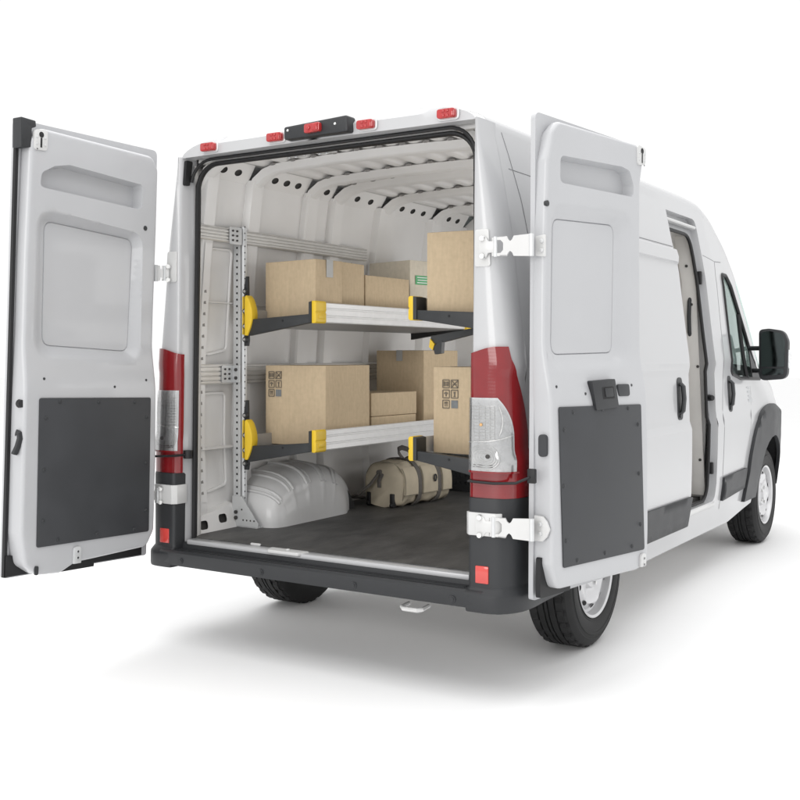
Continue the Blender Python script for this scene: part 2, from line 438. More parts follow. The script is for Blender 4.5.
# ------------------------------------------------------------------ rear corner posts
def post_profile(z, off=0.):
    S = table(SIDE, z)
    k = S - .832
    base = [(.815, .035), (.820, .0), (.828, -.052), (.842, -.066), (.832 + k * .45, -.070), (.832 + k * .72, -.058), (S - k * .12, -.025), (S - k * .03, .025), (S, YR)]
    if off:
        out = []
        for i, p in enumerate(base):
            a = Vector(base[max(0, i - 1)]); c = Vector(base[min(len(base) - 1, i + 1)]); t = (c - a).normalized()
            nrm = Vector((t.y, -t.x))
            if i == 0: nrm = Vector((-1, 0))
            out.append((p[0] + nrm.x * off, p[1] + nrm.y * off))
        return out
    return base
def smooth_prof(pr_, n=4):
    out = []
    for i in range(len(pr_) - 1):
        p0 = pr_[max(0, i - 1)]; p1 = pr_[i]; p2 = pr_[i + 1]; p3 = pr_[min(len(pr_) - 1, i + 2)]
        for k in range(n):
            t = k / n
            out.append(tuple(.5 * ((2 * p1[j]) + (-p0[j] + p2[j]) * t + (2 * p0[j] - 5 * p1[j] + 4 * p2[j] - p3[j]) * t * t + (-p0[j] + 3 * p1[j] - 3 * p2[j] + p3[j]) * t ** 3) for j in (0, 1)))
    out.append(pr_[-1]); return out
lean = lambda z: .028 * max(0, z - .5) / 1.9
for s in (1, -1):
    b = MB(); zs = [.44 + i * (2.41 - .44) / 40 for i in range(41)]
    b.grid([[(s * x, y + lean(z) * (1 if y < YR else 0), z) for x, y in smooth_prof(post_profile(z))] for z in zs])
    b.build('rear_post', M['paint'], van, angle=60)
# rear header (strip with the red marker lamps)
top = [(x, z) for x, _, z in section(.05, 2.38, .125)]
head = [(-.835, 2.405), (.835, 2.405)] + [(x * .985, z - .004) for x, z in top if z > 2.405]
V, F = sheet(head, (), .05)
b = MB(); b.add([(x, -.022 - .02 * (1 - abs(x)) + .05 * sstep(2.46, 2.51, z), z) for x, z in V], F)
rim_ = [(x, -.022 - .02 * (1 - abs(x)) + .05 * sstep(2.46, 2.51, z), z) for x, z in [(x * .985, z - .004) for x, z in top if z > 2.40]]
b.grid([rim_, [(x, .052, z) for x, z in top if z > 2.40]])
# return flange under the header
b.grid([[(x / 10 * .835, -.022 - .02 * (1 - abs(x / 10 * .835)), 2.405) for x in range(-10, 11)], [(x / 10 * .82, .03, 2.40) for x in range(-10, 11)], [(x / 10 * .80, .05, 2.44) for x in range(-10, 11)]])
b.build('rear_header', M['paint'], van, angle=40)
# black weather seal around the opening
zt = 2.375
sealp = [(-.80, .03, .50), (-.80, .04, 1.2), (-.795, .05, 2.0)] + [(-.795 + .13 * (1 - math.cos(a)), .052, zt - .13 + .13 * math.sin(a)) for a in [PI / 2 * i / 8 for i in range(1, 9)]]
sealp += [(-p[0], p[1], p[2]) for p in reversed(sealp)]
b = MB(); b.tube(sealp, .014, 10, flat=(.011, .017, (0, 1, 0)))
b.build('door_seal', M['seal'], van)
b = MB(); b.tube([(p[0] * 1.017, p[1] - .035, p[2] + (.018 if p[2] > 2.2 else 0)) for p in sealp if p[2] > 2.2], .008, 8); b.build('header_seal', M['seal'], van)
# white inner frame behind the seal: closes the gap between the opening edge and the cargo walls
for s in (1, -1):
    b = MB(); rows = []
    for i in range(26):
        z = .5 + i * .075; z = min(z, 2.40)
        rows.append([(s * .802, .035, z), (s * .815, .075, z), (s * .830, .11, z), (s * min(.87, table(SIDE, z) - .03), .13, z)])
    b.grid(rows); b.build('jamb_inner', M['inner_paint'], van, angle=50)
b = MB(); b.span((-.80, .055, 2.385), (.80, .12, 2.44)); b.build('header_inner', M['inner_paint'], van, bevel=.01)
# latch strikers on the header underside
for x in (-.21, -.03):
    b = MB(); b.box((x, .10, 2.378), (.09, .05, .012)); b.cyl((x - .02, .075, 2.371), (x - .02, .075, 2.36), .008); b.cyl((x + .02, .075, 2.371), (x + .02, .075, 2.36), .008)
    b.build('striker_plate', M['galv'], van, bevel=.003)
# black check-strap slot trim on the left jamb
b = MB(); b.prism(rounded([(-.045, 2.27), (-.012, 2.27), (.01, 2.395), (-.035, 2.395)], .01), lambda a, c, d: (-.815 + d, a + .02, c), -.012, .006); b.build('jamb_cap', M['seal'], van)

# marker lamps and camera pod on the header
for x in (-.635, -.212, .298, .705):
    y0 = -.024 - .02 * (1 - abs(x)); zc = 2.438
    b = MB(); b.prism(rounded([(x - .052, zc - .026), (x + .052, zc - .026), (x + .052, zc + .026), (x - .052, zc + .026)], .018), lambda a, c, d: (a, y0 + d, c), .002, -.006)
    base = b.build('marker_lamp', M['galv'], van, bevel=.002)
    b = MB(); b.prism(rounded([(x - .043, zc - .02), (x + .043, zc - .02), (x + .043, zc + .02), (x - .043, zc + .02)], .012), lambda a, c, d: (a, y0 + d, c), -.004, -.03)
    for k in range(4): b.box((x - .012 + .02 * (k % 2), y0 - .031, zc - .01 + .02 * (k // 2)), (.014, .006, .012))
    b.box((x + .03, y0 - .03, zc), (.018, .012, .034))
    b.build('lens', M['red_bright'], base, bevel=.003)
b = MB()
pod = rounded([(-.138, 2.412), (.222, 2.412), (.217, 2.486), (-.138, 2.472)], .012)
b.prism(pod, lambda a, c, d: (a, -.035 + d, c), .02, -.05)
podo = b.build('camera_pod', M['black_plastic'], van, bevel=.008)
b = MB(); b.prism(rounded([(-.005, 2.424), (.08, 2.427), (.08, 2.468), (-.005, 2.465)], .01), lambda a, c, d: (a, -.085 + d, c), .002, -.022); b.box((.06, -.108, 2.446), (.026, .012, .034)); b.cyl((.02, -.106, 2.446), (.02, -.112, 2.446), .010)
b.build('brake_lens', M['red_bright'], podo, bevel=.003)
for x in (-.112, .155): MB().cyl((x, -.084, 2.452), (x, -.089, 2.453), .006).build('pod_screw', M['bright'], podo)

# ------------------------------------------------------------------ tail lights
def arcs(P):
    L = [0.]
    for a, c in zip(P, P[1:]): L.append(L[-1] + math.dist(a, c))
    return L
REF = arcs(smooth_prof(post_profile(1.1)))
def frac(t):
    i = min(int(t), len(REF) - 2); return lerp(REF[i], REF[i + 1], t - i) / REF[-1]
def at_frac(z, off, f):
    P = smooth_prof(post_profile(z, off)); L = arcs(P); d = max(0, min(1, f)) * L[-1]
    for k in range(len(P) - 1):
        if d <= L[k + 1] + 1e-12:
            u = (d - L[k]) / max(1e-9, L[k + 1] - L[k]); return (lerp(P[k][0], P[k + 1][0], u), lerp(P[k][1], P[k + 1][1], u))
    return P[-1]
def lamp_sheet(s, i0, i1, z0, z1, off, nz=26, cut=None):
    rows = []
    for k in range(nz + 1):
        z = lerp(z0, z1, k / nz)
        a, c = frac(i0), frac(i1)
        if cut: c = cut(k / nz, a, c)
        n = 20; row = []
        for q in range(n + 1):
            x, y = at_frac(z, off, lerp(a, c, q / n))
            row.append((s * x, y + lean(z), z + (.030 * sstep(0, 1, min(1, q / n / .75)) if k == nz and z1 > 1.3 else 0)))
        rows.append(row)
    return rows
def lamp_block(s, i0, i1, z0, z1, off, cut=None, back=-.004):
    b = MB(); R = lamp_sheet(s, i0, i1, z0, z1, off, cut=cut); Q = lamp_sheet(s, i0, i1, z0, z1, back, cut=cut)
    b.grid(R); b.grid(Q)
    for L0, L1 in ((R[0], Q[0]), (R[-1], Q[-1]), ([r[0] for r in R], [r[0] for r in Q]), ([r[-1] for r in R], [r[-1] for r in Q])): b.grid([L0, L1])
    return b
for s in (1, -1):
    b = lamp_block(s, 6.5, 31.0, .835, 1.425, .010, cut=lambda t, a, c: c - .30 * max(0, (t - .42) / .58) ** 1.6)
    lamp = b.build('tail_light', M['red'], van, angle=40)
    # silvered bowl of the clear section, then its clear cover
    cutc = lambda t, a, c: c - .17 * max(0, (t - .45) / .55) ** 2.2
    b = lamp_block(s, 9.6, 25.5, .945, 1.245, .0125, cut=cutc, back=.009); b.build('reflector_bowl', M['silver'], lamp, angle=40)
    def P_on(t, z, off):
        x, y = at_frac(z, off, frac(t)); return Vector((s * x, y + lean(z), z))
    b = MB()
    for z in [1.075 + .0135 * k for k in range(11)]:
        b.tube([P_on(lerp(11.5, 18.5, k / 6), z, .0135) for k in range(7)], .0022, 6)
    for t in (11.5, 12.9, 14.3, 15.7, 17.1, 18.5):
        b.tube([P_on(t, lerp(1.07, 1.212, k / 4), .0135) for k in range(5)], .0016, 6)
    for r in (.052, .043, .034, .025, .016):
        b.tube([P_on(15.6 + 4.2 * r / .052 * math.cos(a), 1.003 + r * math.sin(a) * .95, .0135) for a in [2 * PI * k / 28 for k in range(28)]], .0024, 6, closed=True)
    b.tube([P_on(lerp(9.4, 25, k / 12), 1.062 + .03 * (k / 12) ** 2, .0135) for k in range(13)], .004, 6)
    b.tube([P_on(20 + 1.2 * math.sin(k / 8 * PI), lerp(1.09, 1.21, k / 8), .0135) for k in range(9)], .004, 6)
    b.build('lens_ribs', M['bright'], lamp)
    if s > 0: b = MB(); p = P_on(14.8, 1.135, .016); b.cyl(p, p + Vector((0, -.004, 0)), .0075, .006, 12); b.build('bulb', M['amber'], lamp)
    b = MB(); p = P_on(16.2, 1.006, .016); b.cyl(p, p + Vector((0, -.004, 0)), .009)
    for z in (.962, .97): b.tube([P_on(12.5 + k, z, .0138) for k in range(6)], .002, 5)
    b.build('bulb_cap', M['holes'], lamp)
    b = lamp_block(s, 9.6, 25.5, .945, 1.245, .017, cut=cutc, back=.0165); b.build('clear_lens', M['clear'], lamp, angle=40)
    b = lamp_block(s, 8.2, 26.5, .937, .945, .0175, back=.004); b.build('lens_border', M['red'], lamp, angle=40)

# ------------------------------------------------------------------ rear bumper
def bump_prof(z):
    e = .030 * sstep(.47, .44, z)
    return [(.822, .03), (.822, -.02), (.826, -.068 - e), (.845, -.084 - e), (.945, -.080 - e), (.985 + e * .5, -.055 - e * .6), (1.018 + e * .6, .0), (1.032 + e * .4, .10), (1.036, .25), (1.034, .43)]
for s in (1, -1):
    b = MB(); zs = [.372, .385, .41, .435, .445, .47, .485, .55, .62, .70, .76, .825, .834]
    rows = []
    for i, z in enumerate(zs):
        k = .985 if i in (0, len(zs) - 1) else 1
        rows.append([(s * (lerp(.9, x, k)), lerp(.05, y, k), z) for x, y in smooth_prof(bump_prof(z), 3)])
    b.grid(rows)
    b.add(rows[0], [list(range(len(rows[0])))]); b.add(rows[-1], [list(range(len(rows[-1])))])
    c = b.build('bumper_corner', M['black_plastic'], van, angle=40)
    b = MB(); b.box((s * .892, -.0845, .522), (.060, .008, .072)); b.build('reflector', M['reflector'], c, bevel=.004)
b = MB()
barp = [(-.06, .376), (-.108, .385), (-.115, .40), (-.112, .448), (-.10, .458), (-.03, .460), (-.022, .488), (.03, .488), (.03, .376)]
rows = []
for i in range(41):
    x = lerp(-.825, .825, i / 40); rows.append([(x, y, z) for y, z in barp])
b.grid(rows, closed=True); b.add(rows[0], [list(range(len(barp)))]); b.add(rows[-1], [list(range(len(barp)))])
# foot ledge ribs
for k in range(3): b.box((0, -.045 - .018 * k, .4605), (1.62, .006, .004))
bar = b.build('rear_bumper', M['black_plastic'], van, angle=30)
for s in (1, -1):
    b = MB(); bp_ = barp
    R0 = [(s * .825, y, z) for y, z in barp]; R1 = [(s * .90, y * 1.0, z) for y, z in barp]; R2 = [(s * .94, y + .03, z + .002) for y, z in barp]
    b.grid([R0, R1, R2], closed=True); b.add(R2, [list(range(len(barp)))]); b.add(R0, [list(range(len(barp)))])
    b.build('bumper_end', M['black_plastic'], van, angle=40)
for x in (-.755, -.25, .275, .77):
    b = MB(); b.cyl((x, -.110, .413), (x, -.1175, .413), .017, .015, 20); b.cyl((x, -.116, .413), (x, -.120, .413), .009, .009, 6); b.build('bumper_bolt', M['black_plastic'], bar)
# tow/step loop under the bumper
b = MB(); b.tube([(.50, -.02, .345), (.50, -.075, .340), (.515, -.09, .338), (.585, -.09, .338), (.60, -.075, .34), (.60, -.02, .345)], .010, 8); b.build('tow_loop', M['hinge_paint'], van)
# painted sill across the opening with its latch plate
b = MB(); b.span((-.80, -.026, .478), (.80, .035, .502)); b.build('door_sill', M['paint'], van, bevel=.006)
b = MB(); b.prism(rounded([(-.27, -.032), (-.09, -.032), (-.06, .032), (-.30, .032)], .015), lambda a, c, d: (a, c - .01, d), .49, .507); b.cyl((-.17, -.012, .507), (-.17, -.012, .515), .012, .008); b.box((-.40, .03, .507), (.06, .012, .012)); b.build('latch_plate', M['hinge_paint'], van, bevel=.004)

# ------------------------------------------------------------------ cargo bay
WALL = [(.50, .895), (.7, .91), (1.0, .925), (1.4, .915), (1.9, .880), (2.2, .845), (2.36, .822)]
def wx(z): return table(WALL, z)
BAYL = 2.92
RIBS = [(.16, .05), (.512, .055), (1.016, .06), (1.27, .055), (1.80, .10), (2.43, .07)]
for s in (-1, 1):
    b = MB(); rows = []
    ys = sorted(set([.12 + i * .028 for i in range(101)] + [yc + d for yc, w in RIBS for d in (-w - .03, -w - .018, -w - .009, -w, -w + .012, w - .012, w, w + .009, w + .018, w + .03)]))
    zs = [.50 + i * .0465 for i in range(41)]
    for y in ys:
        if s > 0 and y > 1.62: break
        row = []
        for z in zs:
            d = 0
            for yc, w in RIBS:
                q = abs(y - yc)
                d = max(d, .042 * (1 - sstep(w - .012, w + .012, q)) * sstep(.50, .62, z))
                if w < q < w + .03: d = -.010 * (1 - abs((q - w - .014) / .016)) if abs(q - w - .014) < .016 else d
            bul = .012 * math.sin(PI * (z - .5) / 1.86) 
            row.append((s * (wx(z) - d + bul * .4), y, z))
        rows.append(row)
    b.grid(rows); b.build('cargo_wall', M['inner_paint'], van, angle=28)
    # reinforcing bead and lower ledge
    b = MB(); b.tube([(s * (wx(1.62) - .006), y, 1.70) for y in ((.12, 1., 2., 2.6) if s < 0 else (.12, .8, 1.6))], .008, 6, flat=(.006, .02, (1, 0, 0))); b.tube([(s * (wx(.9) - .006), y, .93) for y in ((.12, 1., 2., 2.6) if s < 0 else (.12, .8, 1.6))], .01, 8, flat=(.008, .05, (1, 0, 0)))
    b.build('wall_bead', M['inner_paint'], van)
    # slanted header rail with oval holes between the bows
    cuts = [.08, .512, 1.016, 1.27, 1.80, 2.43, 2.9]
    holes_n = [2, 3, 1, 2, 3, 2]
    for (a, c), hn in zip(zip(cuts, cuts[1:]), holes_n):
        a2, c2 = a + .045, c - .045
        poly = [(a2, -.062), (c2, -.062), (c2 - .02, .062), (a2 + .02, .062)]
        hs = [ellipse(lerp(a2, c2, (k + 1) / (hn + 1)) if hn > 1 else (a2 + c2) / 2, .0, .027, .020, 14) for k in range(hn)]
        V, F = sheet(poly, hs, .04)
        fn = lambda p, q, d=0: (s * (.790 - q * .62 + d), p, 2.385 + q * .78)
        b = MB(); b.add([fn(p, q) for p, q in V], F)
        b.cur = 1
        for h in hs: b.add([fn(p, q, .012) for p, q in inset(h, -.012)], [list(range(len(h)))])
        b.build('header_rail', [M['inner_paint'], M['holes']], van)
    # roof bow knuckle ribs
b = MB(); rows = []
for i in range(241):
    x = lerp(-.80, .80, i / 240)
    zc = 2.462 - .03 * (x / .8) ** 2 + .010 * math.copysign(abs(math.sin(x * 2 * PI / .135)) ** .45, math.sin(x * 2 * PI / .135))
    rows.append([(x, y, zc) for y in (.08, 1.0, 2.0, 2.93)])
b.grid(rows); b.build('cargo_ceiling', M['inner_paint'], van, angle=30)
for yb in (.135, .515, 1.01, 1.27, 1.80, 2.43):
    b = MB(); rows = []
    for x in [-.84, -.82, -.785, -.75, -.72, -.68, -.64] + [-.6 + .1 * q for q in range(13)] + [.64, .68, .72, .75, .785, .82, .84]:
        zz = table([(0, 2.415), (.3, 2.412), (.64, 2.400), (.72, 2.378), (.785, 2.335), (.82, 2.27), (.84, 2.19)], abs(x))
        rows.append([(x, yb - .055, zz + .035), (x, yb - .03, zz), (x, yb - .018, zz - .006), (x, yb + .018, zz - .006), (x, yb + .03, zz), (x, yb + .055, zz + .035)])
    b.grid(rows); b.cur = 1
    for k in range(-5, 6):
        b.add([(k * .135 + .03 + p, yb - .056, 2.455 - .03 * (k * .135 / .8) ** 2 + q) for p, q in ellipse(0, 0, .021, .007, 10)], [list(range(10))])
    b.build('roof_bow', [M['inner_paint'], M['soft_gap']], van, angle=25)
# floor
b = MB(); b.span((-.90, .03, .47), (.90, BAYL, .506)); b.build('cargo_floor', M['mat'], van)
# rear quarter kick panel with oval drain slots, left and right
for s in (-1, 1):
    b = MB(); poly = [(.055, .505), (.40, .505), (.40, .63), (.055, .575)]
    hs = [rounded([(y - .033, z - .022), (y + .028, z - .022), (y + .033, z + .022), (y - .028, z + .022)], .018) for y, z in ((.150, .545), (.300, .562))]
    V, F = sheet(poly, hs, .04); fn = lambda y, z, d=0: (s * (.835 + .5 * (z - .505) * .6 + d), y, z)
    b.add([fn(y, z) for y, z in V], F); b.add([fn(.055, .575), fn(.40, .63), (s * .92, .40, .64), (s * .92, .055, .585)], [(0, 1, 2, 3)])
    b.cur = 1
    for h in hs: b.add([fn(y, z, .02) for y, z in inset(h, -.015)], [list(range(len(h)))])
    b.build('kick_ledge', [M['inner_paint'], M['holes']], van)
    # pressed frame between jamb and upright
    for z0, z1 in ((.70, 1.22), (1.42, 1.98)):
        b = MB(); b.tube([(s * (wx(z) - .006), y, z) for y, z in dens(rounded([(.215, z0), (.385, z0 + .03), (.385, z1), (.215, z1)], .03), .06)], .008, 6, closed=True); b.build('panel_bead', M['inner_paint'], van)
    b = MB(); b.grid([[(s * (wx(z) - .046), y, z) for z in (.66, 1.0, 1.4, 1.7, 2.0)] for y in (.135, .185)]); b.cur = 1
    for k in range(22): b.prism([(.150, .70 + k * .058), (.168, .70 + k * .058), (.164, .716 + k * .058), (.150, .712 + k * .058)], lambda y, z, d: (s * (wx(z) - .0475 + d), y, z), 0, .001)
    b.build('slotted_strip', [M['inner_paint'], M['soft_gap']], van)
    # wheel housing with pressed ribs
    b = MB(); rows = []
    yc, hl, hh = .80, .37, .305
    for i in range(61):
        a = PI * i / 60
        cy = math.copysign(abs(math.cos(a)) ** .92, math.cos(a)); cz = math.sin(a) ** .74
        rib = 0
        for rc in (.30, .42, .54, .68, .82): rib = max(rib, 1 - sstep(.006, .019, abs(i / 60 - rc)))
        row = []
        for x, k in ((.90, 1.0), (.82, .995), (.765, .975), (.718, .935), (.680, .875), (.655, .80), (.636, .69), (.623, .52), (.614, .28), (.610, .0)):
            kk = k
            rib *= sstep(.40, .80, k); rx = x - .013 * rib * sstep(.70, .60, x) * sstep(.2, .6, k) ; rz = hh * cz * kk + .011 * rib * sstep(.62, .70, x) * k
            hl_ = hl if cy < 0 else lerp(.36, .52, sstep(.62, .76, x))
            row.append((s * rx, yc + hl_ * cy * (kk * .28 + .72 if k > 0 else .72), .505 + max(0, rz)))
        rows.append(row)
    b.grid(rows)
    for rc in (.30, .42, .54, .68, .82):
        for dd in (-1, 1):
            i0 = int(round(rc * 60)) + dd
            pts = [Vector(p) for p in rows[i0]][0:7]
            b.tube(pts, .009, 8)
    b.build('wheel_housing', M['housing'], van, angle=50)
# partition behind the cab with its door pull
b = MB(); zz_ = [.47 + i * .19 for i in range(11)]; b.prism([(wx(z) + .015, z) for z in zz_] + [(.74, 2.44), (-.74, 2.44)] + [(-wx(z) - .015, z) for z in reversed(zz_)], lambda a, c, d: (a, BAYL + d, c), 0, .02); part = b.build('partition', M['inner_paint'], van)
b = MB(); b.prism(rounded([(.34, .55), (.885, .55), (.885, 1.86), (.34, 1.86)], .05), lambda a, c, d: (a, BAYL + d, c), -.004, -.030); pd = b.build('partition_door', M['door_paint_shaded'], part, bevel=.006)
b = MB(); b.tube([(.85, BAYL - .03, 1.53), (.85, BAYL - .065, 1.57), (.85, BAYL - .075, 1.67), (.85, BAYL - .065, 1.77), (.85, BAYL - .03, 1.81)], .013, 8); b.build('pull_handle', M['black_plastic'], part)
# B-pillar trim, step well and inner frame at the sliding door
b = MB(); b.prism([(2.862, .52), (2.91, .52), (2.91, 2.2), (2.872, 2.2), (2.862, 1.9)], lambda y, z, d: (sx(y, z) - .052 + d, y, z), -.10, 0); bt = b.build('pillar_trim', M['trim'], van, bevel=.01)
for z in (.75, 1.35, 1.75, 2.0): MB().cyl((sx(2.87, z) - .10, 2.864, z), (sx(2.87, z) - .10, 2.857, z), .009).build('trim_screw', M['holes'], bt)
b = MB(); b.span((.72, 1.62, .36), (.955, 2.92, .40)); b.span((.72, 1.62, .40), (.76, 2.92, .50)); b.build('step_well', M['black_plastic'], van)
b = MB(); b.span((.90, 1.62, .455), (1.0, 2.90, .485)); b.build('step_edge', M['hinge_paint'], van, bevel=.006)
inner_hole = rounded([(1.68, .50), (2.83, .50), (2.83, 2.19), (1.68, 2.19)], .09)
V, F = sheet(rounded([(1.60, .47), (2.93, .47), (2.93, 2.34), (1.60, 2.34)], .05), [inner_hole], .07)
b = MB(); b.add([(sx(y, z) - .045, y, z) for y, z in V], F); b.grid([[(sx(y, z), y, z) for y, z in dens(slide_hole, .06)] , [(sx(y, z) - .046, y, z) for y, z in dens(slide_hole, .06)]], closed=True)
b.build('doorway_frame', M['paint'], van, angle=30)
b = MB(); b.tube([(sx(y, z) - .040, y, z) for y, z in dens(inset(inner_hole, -.004), .05)], .011, 8, closed=True); b.build('doorway_seal', M['seal'], van)
b = MB(); b.tube([(sx(2.3, 2.245) - .018, y, 2.245) for y in (1.64, 2.2, 2.88)], .02, 8, flat=(.022, .012, (0, 0, 1))); b.build('door_track', M['hinge_paint'], van)
b = MB(); b.box((sx(2.865, 1.92) - .03, 2.868, 1.92), (.03, .025, .085)); b.box((sx(2.865, .70) - .03, 2.868, .70), (.03, .025, .075)); b.cyl((sx(2.87, 1.15) - .035, 2.87, 1.15), (sx(2.87, 1.15) - .0, 2.85, 1.15), .022, .017); b.build('door_buffer', M['seal'], van, bevel=.005)

# ------------------------------------------------------------------ sliding door, slid back along the outside
SD0, SD1 = .96, 2.185
def sdx(z):
    mold = .016 * sstep(1.955, 1.965, z) * (1 - sstep(2.035, 2.05, z)) - .010 * sstep(2.04, 2.05, z)
    return table(SIDE, z) + .052 + mold
sdo = rounded([(SD0, .43), (SD1 - .03, .40), (SD1 + .005, .62), (SD1 - .012, .95), (SD1 + .0, 1.36), (SD1 - .01, 1.9), (SD1 - .01, 2.325), (SD0, 2.325)], [.03, .03, .03, 0, 0, 0, .03, .05])
zs_extra = [[(SD0 + .02, z), (SD1 - .03, z), (SD1 - .03, z + .004), (SD0 + .02, z + .004)] for z in (.985, 1.030, 1.335, 1.372, 1.953, 1.965, 2.035, 2.048)]
b = MB(); skin(b, sdo, (), .05, lambda y, z, d: (sdx(z) + d, y, z), 0, -.035, zs_extra)
sd = b.build('sliding_door', M['paint'], van, angle=20)
b = MB(); b.tube([(sdx(2.058) , y, 2.058) for y in (SD0 + .02, 1.5, SD1 - .02)], .0025, 6); b.build('door_seam', M['gap'], sd)
cl = rounded([(SD0 + .04, .435), (SD1 - .035, .43), (SD1 - .003, .60), (SD0 + .04, .61)], .012)
b = MB(); skin(b, cl, (), .06, lambda y, z, d: (sdx(z) + d, y, z), .014, -.004); b.build('door_cladding', M['black_plastic'], sd, angle=40)
def bar_handle(x_at, y, z, parent):
    b = MB(); b.prism(rounded([(y - .045, z - .12), (y + .045, z - .12), (y + .045, z + .12), (y - .045, z + .12)], .035), lambda a, c, d: (x_at(c) + d, a, c), -.004, .004)
    b.tube([(x_at(z) + .004, y + .004, z - .085), (x_at(z) + .020, y + .004, z - .07), (x_at(z) + .026, y + .004, z), (x_at(z) + .020, y + .004, z + .07), (x_at(z) + .004, y + .004, z + .085)], .014, 8, flat=(.024, .012, (1, 0, 0)))
    b.cyl((x_at(z - .1) + .003, y - .012, z - .098), (x_at(z - .1) + .01, y - .012, z - .098), .010)
    return b.build('door_handle', M['black_plastic'], parent)
bar_handle(sdx, 2.00, 1.175, sd)
bar_handle(lambda z: sx(3.27, z), 3.255, 1.165, van)
b = MB()
for z in (1.10, 1.13, 1.16, 1.19): b.box((sx(3.80, z) + .001, 3.80, z), (.003, .10 if z < 1.12 else .07, .018 if z > 1.12 else .026))
b.build('door_decal', M['decal'], van)
# fuel-door / track notch on the body side
b = MB(); b.tube([(1.055 + .012, 1.385, 1.075), (1.055 + .014, 1.37, 1.075), (1.055 + .014, 1.37, 1.13), (1.055 + .012, 1.385, 1.13)], .004, 6); b.build('notch_mark', M['dark'], sd)

# ------------------------------------------------------------------ cab windows, mirror, seats
for s in (1, -1):
    V, F = sheet(win, (), .08); b = MB(); b.add([(s * (sx(y, z) - .006), y, z) for y, z in V], F); b.build('side_window', M['glass'], van)
    b = MB(); b.tube([(s * (sx(y, z) - .002), y, z) for y, z in dens(win, .05)], .014, 8, closed=True)
    b.tube([(s * (sx(3.88, z) - .002), 3.87 - (z - 1.25) * .05, z) for z in (1.25, 1.45, 1.6, 1.72)], .014, 8)
    b.build('window_seal', M['seal'], van)
    b = MB(); b.prism([(3.9, 1.255), (4.36, 1.25), (4.30, 1.36), (4.02, 1.56), (3.9, 1.56)], lambda y, z, d: (s * (sx(y, z) + d), y, z), -.002, .006) if s < 0 else b.prism([(4.06, 1.255), (4.36, 1.25), (4.30, 1.36), (4.12, 1.46)], lambda y, z, d: (s * (sx(y, z) + d), y, z), -.002, .006)
    mp_ = b.build('mirror_base', M['black_plastic'], van)
    # telescopic towing mirror
    b = MB()
    for z in (1.31, 1.475): b.tube([(s * sx(4.08, z), 4.12, z), (s * 1.0, 4.07, z), (s * 1.07, 4.05, z)], .017, 8)
    b.build('mirror_arm', M['black_plastic'], van)
    cx, cy, cz = 1.112, 4.03, 1.425
    shell = rounded([(-.100, -.188), (.098, -.172), (.104, .10), (.075, .175), (-.03, .192), (-.100, .185)], [.05, .06, .08, .08, .06, .035], 6)
    rows = []
    for d, k in ((-.035, .90), (-.028, 1.0), (.03, 1.0), (.075, .90), (.10, .62), (.107, .02)):
        rows.append([(s * (cx + a * k), cy + d, cz + c * k) for a, c in shell])
    b = MB(); b.grid(rows, closed=True); b.add(rows[0], [list(range(len(shell)))])
    mir = b.build('wing_mirror', M['black_plastic'], van, angle=40)
    gl = [(a * .82, c * .84 + .012) for a, c in shell]
    up_ = [(a, max(c, -.085)) for a, c in gl]
    b = MB(); b.prism(up_, lambda a, c, d: (s * (cx + a), cy - .036 + d, cz + c), 0, -.003)
    b.prism(rounded([(-.076, -.15), (.074, -.14), (.078, -.098), (-.078, -.098)], .015), lambda a, c, d: (s * (cx + a), cy - .036 + d, cz + c), 0, -.003); b.build('mirror_glass', M['mirror'], mir)
    b = MB(); b.prism(rounded([(-.05, -.075), (.04, -.085), (.05, .05), (-.04, .06)], .015), lambda a, c, d: (s * (cx + .099 + d), cy + .02 + a * .7, cz - .02 + c), 0, .010); b.build('turn_signal', M['silver'], mir, bevel=.004)
for x in (-.5, .5):
    b = MB(); b.span((x - .24, 3.35, .75), (x + .24, 3.85, .95)); b.build('cab_seat', M['seat'], van, bevel=.05)
    b = MB(); b.box((x, 3.32, 1.22), (.46, .14, .60), Matrix.Rotation(-.12, 3, 'X')); b.box((x, 3.27, 1.60), (.26, .10, .18)); b.build('seat_back', M['seat'], van, bevel=.045)
b = MB(); b.prism([(4.15, .70), (4.85, .70), (4.85, 1.16), (4.45, 1.22), (4.2, 1.12)], lambda y, z, d: (d, y, z), -.78, .78); b.build('dashboard', M['black_plastic'], van, bevel=.03)
b = MB(); b.span((-.92, BAYL + .02, .40), (.92, 4.9, .46)); b.build('cab_floor', M['dark'], van)
for s in (1, -1):
    b = MB(); b.prism([(3.2, .46), (4.2, .46), (4.35, .9), (4.35, 1.24), (3.62, 1.255), (3.2, 1.29)], lambda y, z, d: (s * (sx(y, z) - .05 + d), y, z), -.03, .02); b.build('door_trim', M['black_plastic'], van)

